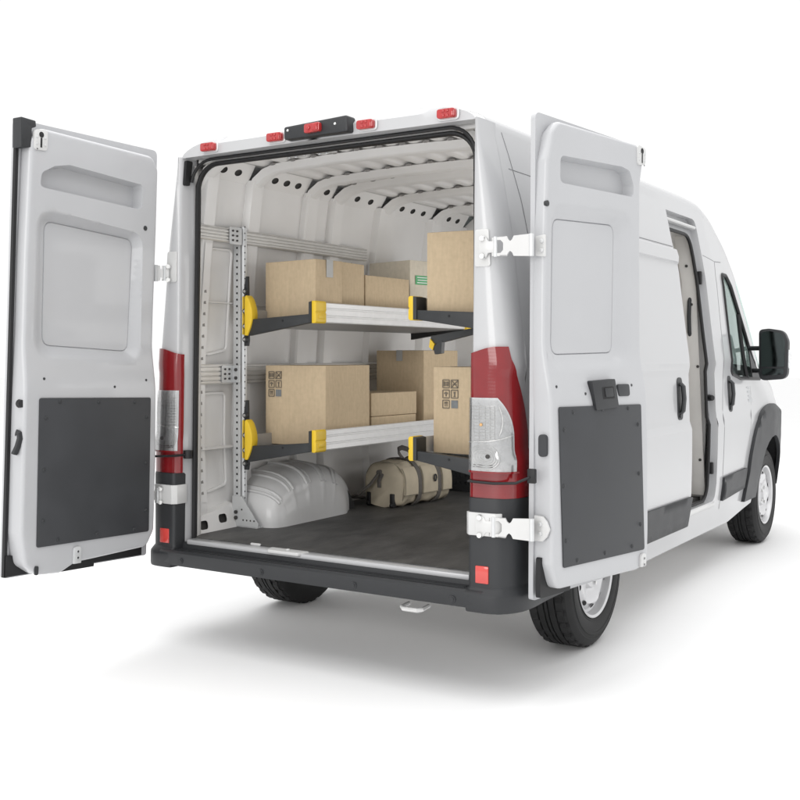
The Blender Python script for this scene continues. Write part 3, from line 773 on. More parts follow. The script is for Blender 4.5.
# ------------------------------------------------------------------ wheels
def make_wheel(x, y, s):
    """s=+1: outer face toward +x; x is the outer sidewall plane"""
    w = empty('wheel', (0, 0, 0), parent=van) if False else None
    n = 128; W = .225; R = RW
    prof = [(.212, -.012), (.222, .0 - .006), (.234, .001), (.237, -.001), (.250, .003), (.275, .006), (.288, .0062), (.290, .0085), (.300, .0080), (.302, .0045), (.318, .001), (.321, .003), (.326, .0015), (.338, -.006), (.352, -.016), (.3600, -.030)]
    tread = []
    edges = [-.030, -.062, -.070, -.098, -.106, -.119, -.127, -.155, -.163, -.195]
    for i in range(0, 10, 2):
        a, c = edges[i], edges[i + 1]
        tread += [(R, a), (R, c)]
        if i < 8: tread += [(R - .009, c - .001), (R - .009, edges[i + 2] + .001)]
    prof2 = [(.3600, -.195), (.352, -.209), (.335, -.219), (.305, -.228), (.275, -.232), (.245, -.229), (.222, -.219), (.212, -.213)]
    full = prof + tread + prof2
    npf = len(prof); nt = len(tread)
    rows = []
    for k in range(n):
        a = 2 * PI * k / n; row = []
        for i, (r, q) in enumerate(full):
            rr = r
            if npf <= i < npf + 2 or npf + nt - 2 <= i < npf + nt or i in (npf - 1, npf + nt):
                if k % 4 == 0: rr -= .0095
            elif npf <= i < npf + nt and r == R and k % 8 == (i % 3): rr -= .004
            row.append((x + s * q, y + rr * math.cos(a), RW + rr * math.sin(a)))
        rows.append(row)
    rows.append(rows[0])
    rp = [(.216, -.004), (.222, -.001), (.219, .002), (.208, -.004), (.203, -.018), (.198, -.040), (.186, -.046), (.172, -.030), (.155, -.020), (.130, -.022), (.105, -.034), (.085, -.034), (.075, -.020), (.050, -.016), (.046, -.004), (.030, -.001), (.0005, -.001)]
    m = 80; rr_ = []
    for k in range(m + 1):
        a = 2 * PI * k / m
        rr_.append([(x + s * (q + (.006 * math.cos(5 * a) if .08 < r < .18 else 0)), y + r * math.cos(a), RW + r * math.sin(a)) for r, q in rp])
    b = MB(); b.grid(rr_); b.cyl((x - s * .20, y, RW), (x - s * .19, y, RW), .21, n=48); bw = b; bw.cur = 1
    b = MB(); b.grid(rows); tyre_mb = b; b = bw
    for k in range(5):
        a = 2 * PI * (k + .5) / 5
        for da in (-.30, .30):
            c = Vector((x - s * .0255, y + .168 * math.cos(a + da), RW + .168 * math.sin(a + da))); tg = Vector((0, -math.sin(a + da), math.cos(a + da))); rd = Vector((0, math.cos(a + da), math.sin(a + da)))
            b.add([c + tg * (.019 * math.cos(t)) + rd * (.010 * math.sin(t)) + Vector((s * .004 - s * .006 * math.sin(t), 0, 0)) for t in [2 * PI * q / 14 for q in range(14)]], [list(range(14))])
    wh = b.build('wheel', [M['rim'], M['dark']], van, angle=30); tyre_mb.build('tyre', M['rubber'], wh, angle=22)
    for k in range(5):
        a = 2 * PI * k / 5; c = Vector((x - s * .033, y + .062 * math.cos(a), RW + .062 * math.sin(a))); MB().cyl(c, c + Vector((s * .026, 0, 0)), .011, .010, 6).build('lug_nut', M['bright'], wh)
for y in (RAXLE, FAXLE):
    for s in (1, -1): make_wheel(s * .972, y, s)
b = MB(); b.cyl((-.80, RAXLE, RW), (.80, RAXLE, RW), .05); b.build('rear_axle', M['dark'], van)

# ------------------------------------------------------------------ rear doors
def door(side):
    if side == 'L':
        hb, ht, fb, ft = (-.981, -.117, .421), (-.937, -.085, 2.444), (-.971, -.967, .453), (-.930, -.932, 2.445)
        up_w, lo_w = .055, .085
        out = [(.055, .948), (.055, .80), (.062, .56), (.058, .40), (.045, .24), (.045, .068), (.10, .030), (.52, .021), (.62, .019), (.72, .001), (.86, .004), (.955, .030), (.985, .10), (.985, .40), (.975, .54), (.975, .71), (.962, .955), (.90, .985), (.104, .977)]
        slot = [(.893, .871), (.887, .888), (.806, .907), (.707, .916), (.19, .903), (.178, .897), (.178, .850), (.20, .843), (.866, .855), (.893, .858)]
        rec = [(.918, .812), (.165, .785), (.160, .470), (.918, .480)]
        inn = [(.826, .788), (.195, .772), (.211, .500), (.819, .508)]
        panel = [(.896, .393), (.111, .391), (.098, .067), (.888, .066)]
        screws = [(.767, .384), (.501, .382), (.235, .381), (.854, .349), (.139, .344), (.858, .235), (.137, .233), (.855, .123), (.127, .119), (.754, .077), (.489, .078), (.216, .077)]
        dots = [(.15, .80, .012), (.861, .435, .006), (.381, .417, .006), (.139, .433, .006)]
        keyp = [(.945, .978), (.862, .983), (.862, .936), (.945, .934)]
        brk = (.625, .056, .016)
    else:
        hb, ht, fb, ft = (1.106, -.030, .425), (1.103, .0, 2.415), (1.242, .830, .433), (1.262, .840, 2.387)
        up_w, lo_w = .030, .065
        out = [(.030, .90), (.012, .73), (.008, .62), (.008, .51), (.010, .43), (.022, .33), (.027, .20), (.027, .076), (.075, .024), (.83, .012), (.935, .022), (.94, .10), (.93, .30), (.91, .40), (.91, .52), (.895, .72), (.888, .90), (.91, .945), (.925, .965), (.92, .985), (.86, .992), (.123, .985), (.07, .962)]
        slot = [(.138, .915), (.135, .858), (.815, .868), (.815, .895), (.775, .926), (.70, .930)]
        rec = [(.055, .815), (.815, .832), (.81, .478), (.06, .462)]
        inn = [(.098, .783), (.70, .800), (.690, .508), (.085, .500)]
        panel = [(.066, .395), (.832, .392), (.885, .056), (.112, .066)]
        screws = [(.186, .383), (.447, .386), (.70, .385), (.11, .348), (.803, .347), (.108, .233), (.819, .234), (.132, .12), (.84, .116), (.229, .074), (.486, .073), (.754, .071)]
        dots = [(.03, .809, .012), (.065, .436, .006), (.309, .42, .006), (.758, .436, .006)]
        keyp = [(.842, .992), (.928, .987), (.924, .950), (.846, .944)]
        brk = (.866, .048, .014)
    hb, ht, fb, ft = map(Vector, (hb, ht, fb, ft))
    n = (fb - hb).cross(Vector((0, 0, 1))).normalized()
    if n.x < 0: n = -n
    def P(a, t, w): return (hb.lerp(fb, a)).lerp(ht.lerp(ft, a), t) + n * w
    W, H = .85, 2.0
    to_m = lambda L: [(a * W, t * H) for a, t in L]
    def PM(a, t, w): return P(a / W, t / H, w)
    def base(t): return lerp(lo_w, up_w, sstep(.395 * H, .53 * H, t))
    O = rounded(to_m(out), .05, 4); I = inset(O, .016)
    SL = rounded(to_m(slot), .03, 4); RC = rounded(to_m(rec), .085, 7); IN = rounded(to_m(inn), .05, 6)
    SLi = inset(SL, .010); INg = inset(IN, .003); INi = inset(IN, .006)
    dS, dR_ = (.056, .044) if side == 'L' else (.050, .040)
    sf = (lambda p: 1.) if side == 'L' else (lambda p: lerp(.30, 1., max(0, min(1, p[0] / W / .7))))
    def depth(p):
        if pip(p, SLi): return -dS
        if pip(p, SL):
            a = pdist(p, SL); c = pdist(p, SLi); return -dS * a / (a + c + 1e-9)
        if pip(p, IN): return -dR_ * sf(p)
        if pip(p, RC):
            a = pdist(p, RC); c = pdist(p, IN); t = a / (a + c + 1e-9); return -dR_ * sf(p) * sstep(0, 1, t)
        return 0
    V, F = sheet(I, (), .016, [SL, SLi, RC, IN, INg, INi])
    edge = 1e-4
    def hz(p):
        # points lying exactly on loops take the loop's own depth
        if pdist(p, SLi) < edge: return -dS
        if pdist(p, SL) < edge: return 0
        if pdist(p, IN) < edge: return -dR_ * sf(p)
        if pdist(p, INg) < edge: return -dR_ * sf(p) - .006
        if pdist(p, INi) < edge: return -dR_ * sf(p)
        if pdist(p, RC) < edge: return 0
        return depth(p)
    b = MB()
    b.add([PM(a, t, base(t) + hz((a, t))) for a, t in V], F)
    Id, Od = [], []
    for i in range(len(I)):
        k = max(1, int(math.dist(I[i], I[(i + 1) % len(I)]) / .016 + .999))
        for q in range(k):
            Id.append(tuple(lerp(I[i][j], I[(i + 1) % len(I)][j], q / k) for j in (0, 1))); Od.append(tuple(lerp(O[i][j], O[(i + 1) % len(I)][j], q / k) for j in (0, 1)))
    rows = []
    for q in range(6):
        an = PI / 2 * q / 5; k = math.sin(an)
        rows.append([PM(lerp(ip[0], op[0], k), lerp(ip[1], op[1], k), base(ip[1]) - .016 * (1 - math.cos(an))) for ip, op in zip(Id, Od)])
    rows.append([PM(op[0], op[1], -.004) for op in Od])
    b.grid(rows, closed=True)
    if side == 'R': b.grid([[PM(op[0], op[1], -.004) for op in Od], [PM(lerp(op[0], .42, .012), lerp(op[1], 1., .012), -.025) for op in Od]], closed=True)
    # outer skin slab
    if side == 'L':
        SK = rounded(to_m([(0, 0), (1, 0), (1, 1), (0, 1)]), [.015, .015, .03, .03]); b.prism(SK, PM, -.030, -.006)
    else:
        SK = rounded(to_m([(.020, 0), (1, 0), (.985, .30), (.97, .39), (.945, .47), (.93, .60), (.93, .75), (.95, .90), (.96, 1), (.020, 1)]), [.015, .015, .1, .1, .1, .1, .1, .1, .03, .03]); b.prism(SK, PM, -.046, -.024)
    d = b.build('rear_door', M['door_paint_shaded'], van, angle=38)
    # black kick panel with its fasteners
    PN = to_m(panel); b = MB(); b.prism(rounded(PN, .012), PM, lo_w + .001, lo_w + .006); b.cur = 1
    for a, t in screws: b.cyl(PM(a * W, t * H, lo_w + .005), PM(a * W, t * H, lo_w + .010), .0095, .0075, 14); b.cyl(PM(a * W, t * H, lo_w + .009), PM(a * W, t * H, lo_w + .0115), .004, .004, 8)
    b.build('kick_panel', [M['kick'], M['arm']], d, bevel=.0008)
    for a, t, r in dots: MB().cyl(PM(a * W, t * H, base(t * H) - .01), PM(a * W, t * H, base(t * H) + .002), r, r, 14).build('grommet', M['arm'], d)
    # keyhole striker plate
    wv = .055 if side == 'L' else .03
    b = MB(); KP = rounded(to_m(keyp), .018); b.prism(KP, PM, wv - .01, wv + .006)
    c = (sum(p[0] for p in KP) / len(KP), sum(p[1] for p in KP) / len(KP))
    b.cur = 1; b.cyl(PM(c[0], c[1] + .022, wv + .006), PM(c[0], c[1] + .022, wv + .0075), .014); b.prism([(c[0] - .006, c[1] - .035), (c[0] + .006, c[1] - .035), (c[0] + .006, c[1] + .02), (c[0] - .006, c[1] + .02)], PM, wv + .006, wv + .0075); b.cyl(PM(c[0] + .02, c[1] - .042, wv + .005), PM(c[0] + .02, c[1] - .042, wv + .0075), .004)
    b.cur = 2
    for da, dt in ((-.022, .01), (.022, .01), (.022, -.02), (-.022, -.02)): b.cyl(PM(c[0] + da, c[1] + dt, wv + .005), PM(c[0] + da, c[1] + dt, wv + .009), .006, .005, 10)
    b.build('striker', [M['hinge_paint'], M['dark'], M['galv']], d, bevel=.0012)
    # bottom bracket
    a, t, hw = brk; b = MB(); b.prism(rounded([(a * W - .022, .018 * H), (a * W + .022, .018 * H), (a * W + .022, t * H), (a * W - .022, t * H)], [.004, .004, .02, .02]), PM, lo_w, lo_w + .012)
    b.cur = 1
    for dt in (.022, .05): b.cyl(PM(a * W, t * H - dt, lo_w + .012), PM(a * W, t * H - dt, lo_w + .015), .007)
    b.build('bottom_bracket', [M['galv'] if side == 'L' else M['hinge_paint'], M['arm']], d, bevel=.0015)
    if side == 'L':
        b = MB(); b.prism(to_m([(.988, .003), (1.006, .003), (1.006, .992), (.988, .992)]), PM, -.012, .004)
        b.prism(to_m([(.06, .004), (1.0, .004), (1.0, .050), (.06, .030)]), PM, -.006, .012)
        b.build('edge_seal', M['seal'], d)
        b = MB(); b.prism(rounded(to_m([(.952, .938), (1.018, .934), (1.022, 1.0), (.93, .998), (.925, .985), (.952, .98)]), .006), PM, -.006, .050); b.build('edge_cap', M['black_plastic'], d, bevel=.004)
        b = MB(); b.tube([P(1.0, .318, .052), P(.992, .317, .066), P(.992, .306, .070), P(.998, .288, .062), P(1.006, .272, .05)], .016, 8, flat=(.016, .010, tuple(n))); b.build('inner_release', M['black_plastic'], d)
        b = MB(); b.cyl(P(.978, .381, .05), P(.988, .381, .073), .020, .016); b.build('edge_buffer', M['seal'], d)
        b = MB(); b.prism(rounded(to_m([(.875, .006), (.895, .006), (.897, .026), (.873, .026)]), .01), PM, lo_w - .002, lo_w + .006); b.build('bottom_latch', M['arm'], d)
        b = MB(); b.prism(rounded(to_m([(.50, .0215), (.62, .0195), (.66, .008), (.70, .0), (.46, .0), (.46, .02)]), .004), PM, 0, .05); b.build('bottom_trim', M['seal'], d)
    else:
        b = MB(); b.prism(rounded(to_m([(.012, .008), (.27, .006), (.27, .03), (.10, .05), (.055, .088), (.012, .090)]), .01), PM, -.006, .016); b.build('edge_seal', M['seal'], d)
        # door latch housing and finger cup
        LT = to_m([(.335, .447), (.55, .451), (.591, .389), (.380, .384)]); b = MB(); b.prism(rounded(LT, .010), PM, lo_w - .012, lo_w + .015); b.cur = 1; b.prism(rounded(to_m([(.425, .434), (.535, .435), (.548, .408), (.440, .407)]), .006), PM, lo_w + .0148, lo_w + .0162); b.cur = 0; b.prism(rounded(to_m([(.445, .431), (.52, .432), (.531, .413), (.458, .412)]), .005), PM, lo_w + .016, lo_w + .020); b.build('latch_housing', [M['black_plastic'], M['dark']], d, bevel=.0015)
        b = MB(); b.prism(rounded(to_m([(.600, .439), (.715, .439), (.726, .412), (.618, .412)]), .014), PM, lo_w - .008, lo_w + .003); b.build('finger_cup', M['kick'], d, bevel=.002)
        # oval access hole in the hinge-side flank
    return d, P, n
dL, PL, nL = door('L')
dR, PR, nR = door('R')
# oval cover on the flank of the right door, check-strap bracket beside it
def flank(d, P, items): pass
b = MB(); b.prism(rounded([(.006, -.045), (.044, -.045), (.044, .045), (.006, .045)], .018), lambda a, c, dd: PR(.012 - dd, .317, a) + Vector((0, 0, c)), -.01, .006); b.build('oval_cover', M['kick'], dR)

# ------------------------------------------------------------------ hinges
def hinge(p0, p1, z, sc, parent_door, flip=1, split=True):
    """plates bridging corner post (p0) and door edge (p1), both (x, y)"""
    p0, p1 = Vector((*p0, z)), Vector((*p1, z)); dv = p1 - p0; nv = dv.cross(Vector((0, 0, 1))).normalized()
    if nv.y > 0: nv = -nv
    fn = lambda a, c, d: p0 + dv * a + Vector((0, 0, c * sc)) + nv * d
    A = [(0, .055), (.07, .072), (.12, .060), (.15, .036), (.27, .036), (.27, -.036), (.15, -.036), (.12, -.060), (.07, -.072), (0, -.055)]
    B = [(.20, .056), (.43, .062), (.455, .040), (.485, .030), (.515, .040), (.54, .062), (.80, .068), (.80, -.068), (.54, -.062), (.515, -.040), (.485, -.030), (.455, -.040), (.43, -.062), (.20, -.056)]
    HO = rounded([(.255, .040), (.34, .040), (.38, .022), (.38, -.022), (.34, -.040), (.255, -.040)], .008)
    b = MB(); b.prism(A, fn, .0, .014); h = b.build('hinge', M['hinge_paint'], van, bevel=.003)
    b = MB(); skin(b, B, [HO], .02, fn, .012, .004); b.build('hinge_arm', M['hinge_paint'], h)
    MB().cyl(fn(.26, -.062, .008), fn(.26, .062, .008), .009, n=10).build('hinge_pin', M['galv'], h); MB().cyl(fn(.80, -.068, .008), fn(.80, .068, .008), .010, n=10).build('hinge_pin', M['galv'], h)
    for a, c in ((.065, .055), (.065, -.055)): MB().cyl(fn(a, c, .013), fn(a, c, .022), .013, .010, 12).build('hinge_bolt', M['bright'], h)
    return h, fn
hingeR = []
# right side: upper, lower ; left side: upper, lower
hinge((.868, -.060), (1.158, -.044), 1.862, .66, dR)
hinge((.868, -.088), (1.166, -.052), .722, .66, dR)
for z, q in ((1.862, .0), (.722, .0)):
    t = (z - .425) / 1.99
    b = MB(); sh_ = rounded([(-.035, .040), (.055, .045), (.055, -.045), (-.035, -.040)], .008) if z > 1 else [(-.035, .052), (.045, .050), (.085, .03), (.11, 0), (.085, -.03), (.045, -.050), (-.035, -.052)]
    fl_ = lambda a, c, dd: PR(.028 - dd, t, a * .5 + .006) + Vector((0, 0, c))
    b.prism(sh_, fl_, .010, .024); b.cur = 1
    for c in (.019, -.019): b.cyl(fl_(.028, c, .022), fl_(.028, c, .034), .010, .008, 12)
    b.build('hinge_leaf', [M['hinge_paint'], M['galv']], dR, bevel=.002)
hinge((-.885, -.060), (-.945, -.115), 1.83, .60, dL)
hinge((-.905, -.088), (-.975, -.125), .722, .60, dL)
# white hinge pockets set into the black corner posts
for s in (1, -1):
    b = MB(); pp = [(.815, -.005), (.816, -.074), (.835, -.095), (.955, -.090), (.975, -.07), (.975, -.02), (.84, -.005)]
    b.prism(rounded(pp, [0, .004, .008, .008, .01, 0, 0], 3), lambda a, c, d: (s * a, c, d), .682, .776); b.build('hinge_pocket', M['hinge_paint'], van, bevel=.003)
    b = MB(); b.prism(rounded([(.842, 1.785), (.915, 1.785), (.905, 1.94), (.842, 1.94)], .012), lambda a, c, d: (s * a, -.066 + lean(c) + d, c), .0, -.008); b.build('hinge_pad', M['hinge_paint'], van, bevel=.003)
# check straps: black bars from post to door, over the tail lights
b = MB(); b.tube([(.815, .02, .905), (.835, -.085, .902), (.95, -.092, .90), (1.04, -.075, .905), (1.092, -.055, .93)], .008, 8, flat=(.012, .006, (0, 0, 1)))
cs = b.build('check_strap', M['seal'], van)
b = MB(); b.box((1.100, -.050, .935), (.034, .022, .058)); b.build('strap_anchor', M['seal'], cs, bevel=.004)
b = MB(); b.tube([(-.80, .0, .925), (-.83, -.082, .922), (-.90, -.095, .918), (-.97, -.11, .915)], .007, 8, flat=(.011, .006, (0, 0, 1))); b.cyl((-.805, -.01, .905), (-.805, -.01, .945), .022); cs = b.build('check_strap', M['seal'], van)

# ------------------------------------------------------------------ shelving racks
def rack(s, dy, label):
    root = empty('shelf_rack', (s * .80, .40 + dy, .506)); prop(root, label, 'shelving', 'folding shelf racks inside the van')
    root_off = Vector((s * .80, .40 + dy, .506))
    def W(x, y, z): return Vector((s * x, y + dy, z)) - root_off
    def bld(b, nm, m, par=root, **k): return b.build(nm, m, par, **k)
    # perforated angle upright with its foot
    b = MB(); y0 = .395
    b.prism([(.862, .508), (.806, .508), (.806, 2.105), (.862, 2.105)], lambda a, c, d: W(a, y0 + d, c), 0, .003)
    b.prism([(y0, .508), (y0 + .045, .508), (y0 + .045, 2.105), (y0, 2.105)], lambda a, c, d: W(.806 + d, a, c), 0, .003)
    up_ = bld(b, 'upright', M['galv'])
    b = MB()
    for k in range(46):
        z = .545 + k * .0345
        b.cyl(W(.836, y0 - .0008, z), W(.836, y0 + .0002, z), .0062, n=8); b.cyl(W(.8052, y0 + .028, z + .01), W(.8062, y0 + .028, z + .01), .0042, n=8)
    bld(b, 'upright_hole', M['dark'], up_)
    b = MB(); b.prism([(.866, .510), (.690, .510), (.690, .532), (.800, .670), (.866, .670)], lambda a, c, d: W(a, y0 + d, c), -.004, .0); b.prism([(.866, y0 - .004), (.695, y0 - .004), (.695, y0 + .05), (.866, y0 + .05)], lambda a, c, d: W(a, c, d), .507, .511)
    ft_ = bld(b, 'foot_plate', M['galv'])
    b = MB()
    for a, z in ((.838, .555), (.838, .585), (.79, .545), (.765, .545), (.74, .545), (.715, .545), (.80, .60)): b.cyl(W(a, y0 - .0045, z), W(a, y0 - .0125 if a > .83 else y0 - .005, z), .010 if a > .83 else .005, n=10)
    bld(b, 'foot_bolt', M['holes'], ft_)
    # wall rails
    for zr, h in ((2.052, .075), (1.322, .105)):
        b = MB(); x0 = table(WALL, zr) - .052
        sec = [(x0 + .03, zr - h / 2), (x0 + .004, zr - h / 2), (x0, zr - h / 2 + .006)]
        for k in range(4):
            z = zr - h / 2 + h * (k + .6) / 4.4; sec += [(x0, z), (x0 + .006, z + .002), (x0 + .006, z + .006), (x0, z + .008)]
        sec += [(x0, zr + h / 2 - .006), (x0 + .004, zr + h / 2), (x0 + .03, zr + h / 2)]
        b.grid([[W(a, y - dy, c) for a, c in sec] for y in (.085, 1.6 if zr > 2 or s > 0 else 2.86)]); b.add([W(a, (1.6 if zr > 2 or s > 0 else 2.86) - dy, c) for a, c in sec], [list(range(len(sec)))])
        bld(b, 'wall_rail', M['rail'])
        # bracket plate tying rail and upright
        b = MB(); b.prism(rounded([(.30, zr - .045), (y0 + .0, zr - .045), (y0 + .0, zr + .045), (.30, zr + .045)], .008), lambda a, c, d: W(x0 - .004 + d, a, c), -.004, .0)
        b.prism([(x0 - .004, zr - .045), (.806, zr - .045), (.806, zr + .045), (x0 - .004, zr + .045)], lambda a, c, d: W(a, y0 + d, c), -.007, -.004)
        bp_ = bld(b, 'rail_bracket', M['galv'])
        b = MB()
        for yy in (.322, .355):
            for zz in (-.025, 0., .025): b.cyl(W(x0 - .008, yy, zr + zz), W(x0 - .014, yy, zr + zz), .0055, n=8)
        for zz in (-.022, .022): b.cyl(W(.836, y0 - .007, zr + zz), W(.836, y0 - .014, zr + zz), .009, n=10)
        bld(b, 'bracket_bolt', M['holes'], bp_)
    for dz, lowt in ((0, 0), (-.658, .006)):
        # tray
        b = MB(); yE = 2.06
        b.prism([(.735, 1.575 - lowt * 2), (.735, 1.566 - lowt * 2), (.325, 1.590), (.325, 1.600)], lambda a, c, d: W(a, d, c + dz), .40, yE)
        b.prism([(.735, 1.575), (.728, 1.575), (.728, 1.66), (.735, 1.66)], lambda a, c, d: W(a, d, c + dz), .40, yE)
        tr = bld(b, 'shelf_tray', M['tray'])
        # grooved aluminium lip
        sec = [(.335, 1.588), (.322, 1.588), (.318, 1.593), (.318, 1.616), (.323, 1.619), (.323, 1.625), (.318, 1.628), (.318, 1.655), (.323, 1.658), (.323, 1.664), (.318, 1.667), (.318, 1.688), (.323, 1.692), (.335, 1.692)]
        b = MB(); b.grid([[W(a, y, c + dz) for a, c in sec] for y in (.47, yE)], closed=True); b.add([W(a, .47, c + dz) for a, c in sec], [list(range(len(sec)))]); bld(b, 'shelf_lip', M['alu'], tr)
        for ya, nm in ((.388, 'shelf_arm'), (yE - .03, 'shelf_arm')):
            b = MB(); zb_ = 1.524 - lowt * 2
            b.prism([(.755, zb_), (.755, zb_ + .086), (.335, 1.632), (.325, 1.628), (.325, 1.590)], lambda a, c, d: W(a, ya + d, c + dz), 0, .032); ar = bld(b, nm, M['arm'], bevel=.003)
            b = MB(); b.cyl(W(.52, ya + .001, 1.60 + dz), W(.52, ya - .002, 1.60 + dz), .006); bld(b, 'arm_rivet', M['dark'], ar)
            # yellow end clip
            b = MB(); yc0, yc1 = (ya - .004, ya + .085) if ya < 1 else (ya - .053, ya + .036)
            cp = rounded([(.330, 1.584), (.310, 1.584), (.303, 1.592), (.303, 1.634), (.308, 1.64), (.303, 1.648), (.303, 1.69), (.310, 1.698), (.330, 1.698)], .003, 2)
            b.prism(cp, lambda a, c, d: W(a, d, c + dz), yc0, yc1); b.prism([(.303, 1.605), (.300, 1.61), (.300, 1.625), (.303, 1.63)], lambda a, c, d: W(a, d, c + dz), yc0 + .02, yc1 - .02)
            ec = bld(b, 'end_clip', M['yellow'], bevel=.002)
            b = MB(); b.prism([(.348, 1.588), (.330, 1.588), (.330, 1.696), (.348, 1.692)], lambda a, c, d: W(a, yc0 - .002 + d, c + dz), 0, .09); bld(b, 'clip_back', M['arm'], ec)
        # pivot plate with half-round yellow release
        b = MB(); b.prism([(.790, 1.47), (.765, 1.47), (.760, 1.50), (.765, 1.84), (.780, 1.84), (.790, 1.78)], lambda a, c, d: W(a, .400 + d, c + dz), 0, .012)
        for zz in (1.505, 1.575, 1.655, 1.76): b.cyl(W(.776, .400, zz + dz), W(.776, .385, zz + dz), .016, .014, 12)
        pv = bld(b, 'pivot_plate', M['arm'])
        for zz in (1.505, 1.575, 1.655, 1.76): bld(MB().cyl(W(.776, .386, zz + dz), W(.776, .381, zz + dz), .008, .007, 8), 'pivot_bolt', M['bright'], pv)
        b = MB(); hd = [(.772, 1.525), (.752, 1.525)] + [(.752 - .034 * math.sin(PI * k / 10) , 1.525 + .215 * k / 10) for k in range(1, 10)] + [(.760, 1.74), (.772, 1.73)]
        b.prism(hd, lambda a, c, d: W(a, .378 + d, c + dz), 0, .05); b.prism([(.800, 1.53), (.79, 1.53), (.79, 1.735), (.800, 1.735)], lambda a, c, d: W(a, .392 + d, c + dz), 0, .03); bld(b, 'release_handle', M['yellow'], bevel=.006)
    if s > 0:
        # folded brace hanging under the upper tray
        b = MB(); b.prism([(.31, 1.470), (.31, 1.512), (.70, 1.575), (.70, 1.555)], lambda a, c, d: W(a, d, c), .58, .61); br = bld(b, 'tray_brace', M['arm'])
        b = MB(); b.prism([(.325, 1.445), (.305, 1.46), (.312, 1.50), (.335, 1.475)], lambda a, c, d: W(a, d, c), .57, .60); bld(b, 'brace_clip', M['yellow'], br)
        b = MB(); b.prism([(.37, 1.43), (.335, 1.425), (.325, 1.46), (.345, 1.475), (.375, 1.49)], lambda a, c, d: W(a, d, c), .575, .605); bld(b, 'brace_foot', M['arm'], br)
    return root
rack(-1, 0, 'grey perforated steel rack with two loaded shelves along the left inside wall of the van')
rack(1, -.09, 'rack on the right inside wall of the van, mostly hidden behind the red tail light')

# ------------------------------------------------------------------ cartons
def icons(fn, x0, z0, cell, gap, spec, par):
    """handling symbols; fn(a,c,d) maps the face; spec: rows of glyph codes, top row first"""
    b = MB(); fill = MB()
    def line(p, q, w=.0022):
        p, q = Vector(p), Vector(q); d = (q - p).normalized(); nn = Vector((-d.y, d.x)) * w
        b.prism([tuple(p + nn), tuple(q + nn), tuple(q - nn), tuple(p - nn)], fn, .0002, .0009)
    for r, row in enumerate(spec):
        for c, gcode in enumerate(row):
            cx, cz = x0 + c * (cell + gap), z0 - r * (cell + gap); h = cell / 2
            if gcode == 'F':
                fill.prism([(cx - h, cz - h), (cx + h, cz - h), (cx + h, cz + h), (cx - h, cz + h)], fn, .0002, .0009); continue
            for p, q in (((-h, -h), (h, -h)), ((h, -h), (h, h)), ((h, h), (-h, h)), ((-h, h), (-h, -h))): line((cx + p[0], cz + p[1]), (cx + q[0], cz + q[1]))
            k = h * .6
            if gcode == 'X':
                line((cx - h * 1.15, cz - h * 1.1), (cx + h * 1.15, cz + h * 1.1)); line((cx - h, cz + h), (cx + h, cz - h)); line((cx - k, cz - k * .2), (cx + k, cz - k * .2))
            elif gcode == 'B':
                for q in (-.5, 0, .5): line((cx - k, cz + q * k * 1.3), (cx + k, cz + q * k * 1.3))
                line((cx - k, cz - k), (cx - k, cz + k)); line((cx + k, cz - k), (cx + k, cz + k))
            elif gcode == 'U':
                b.prism([(cx + k * math.cos(t), cz + k * .9 * math.sin(t)) for t in [PI * q / 8 for q in range(9)]], fn, .0002, .0009); line((cx, cz), (cx, cz - k), .003)
            elif gcode == 'G':
                b.prism([(cx - k * .6, cz + k), (cx + k * .6, cz + k), (cx + k * .35, cz), (cx - k * .35, cz)], fn, .0002, .0009); line((cx, cz), (cx, cz - k), .003); line((cx - k * .5, cz - k), (cx + k * .5, cz - k))
            elif gcode == 'A':
                for q in (-.45, .45): line((cx + q * k, cz - k), (cx + q * k, cz + k * .6)); line((cx + q * k - k * .3, cz + k * .3), (cx + q * k, cz + k)); line((cx + q * k + k * .3, cz + k * .3), (cx + q * k, cz + k))
    o = b.build('handling_symbols', M['ink'], par)
    if fill.v: fill.build('symbol_block', M['ink_fill'], par)
    return o
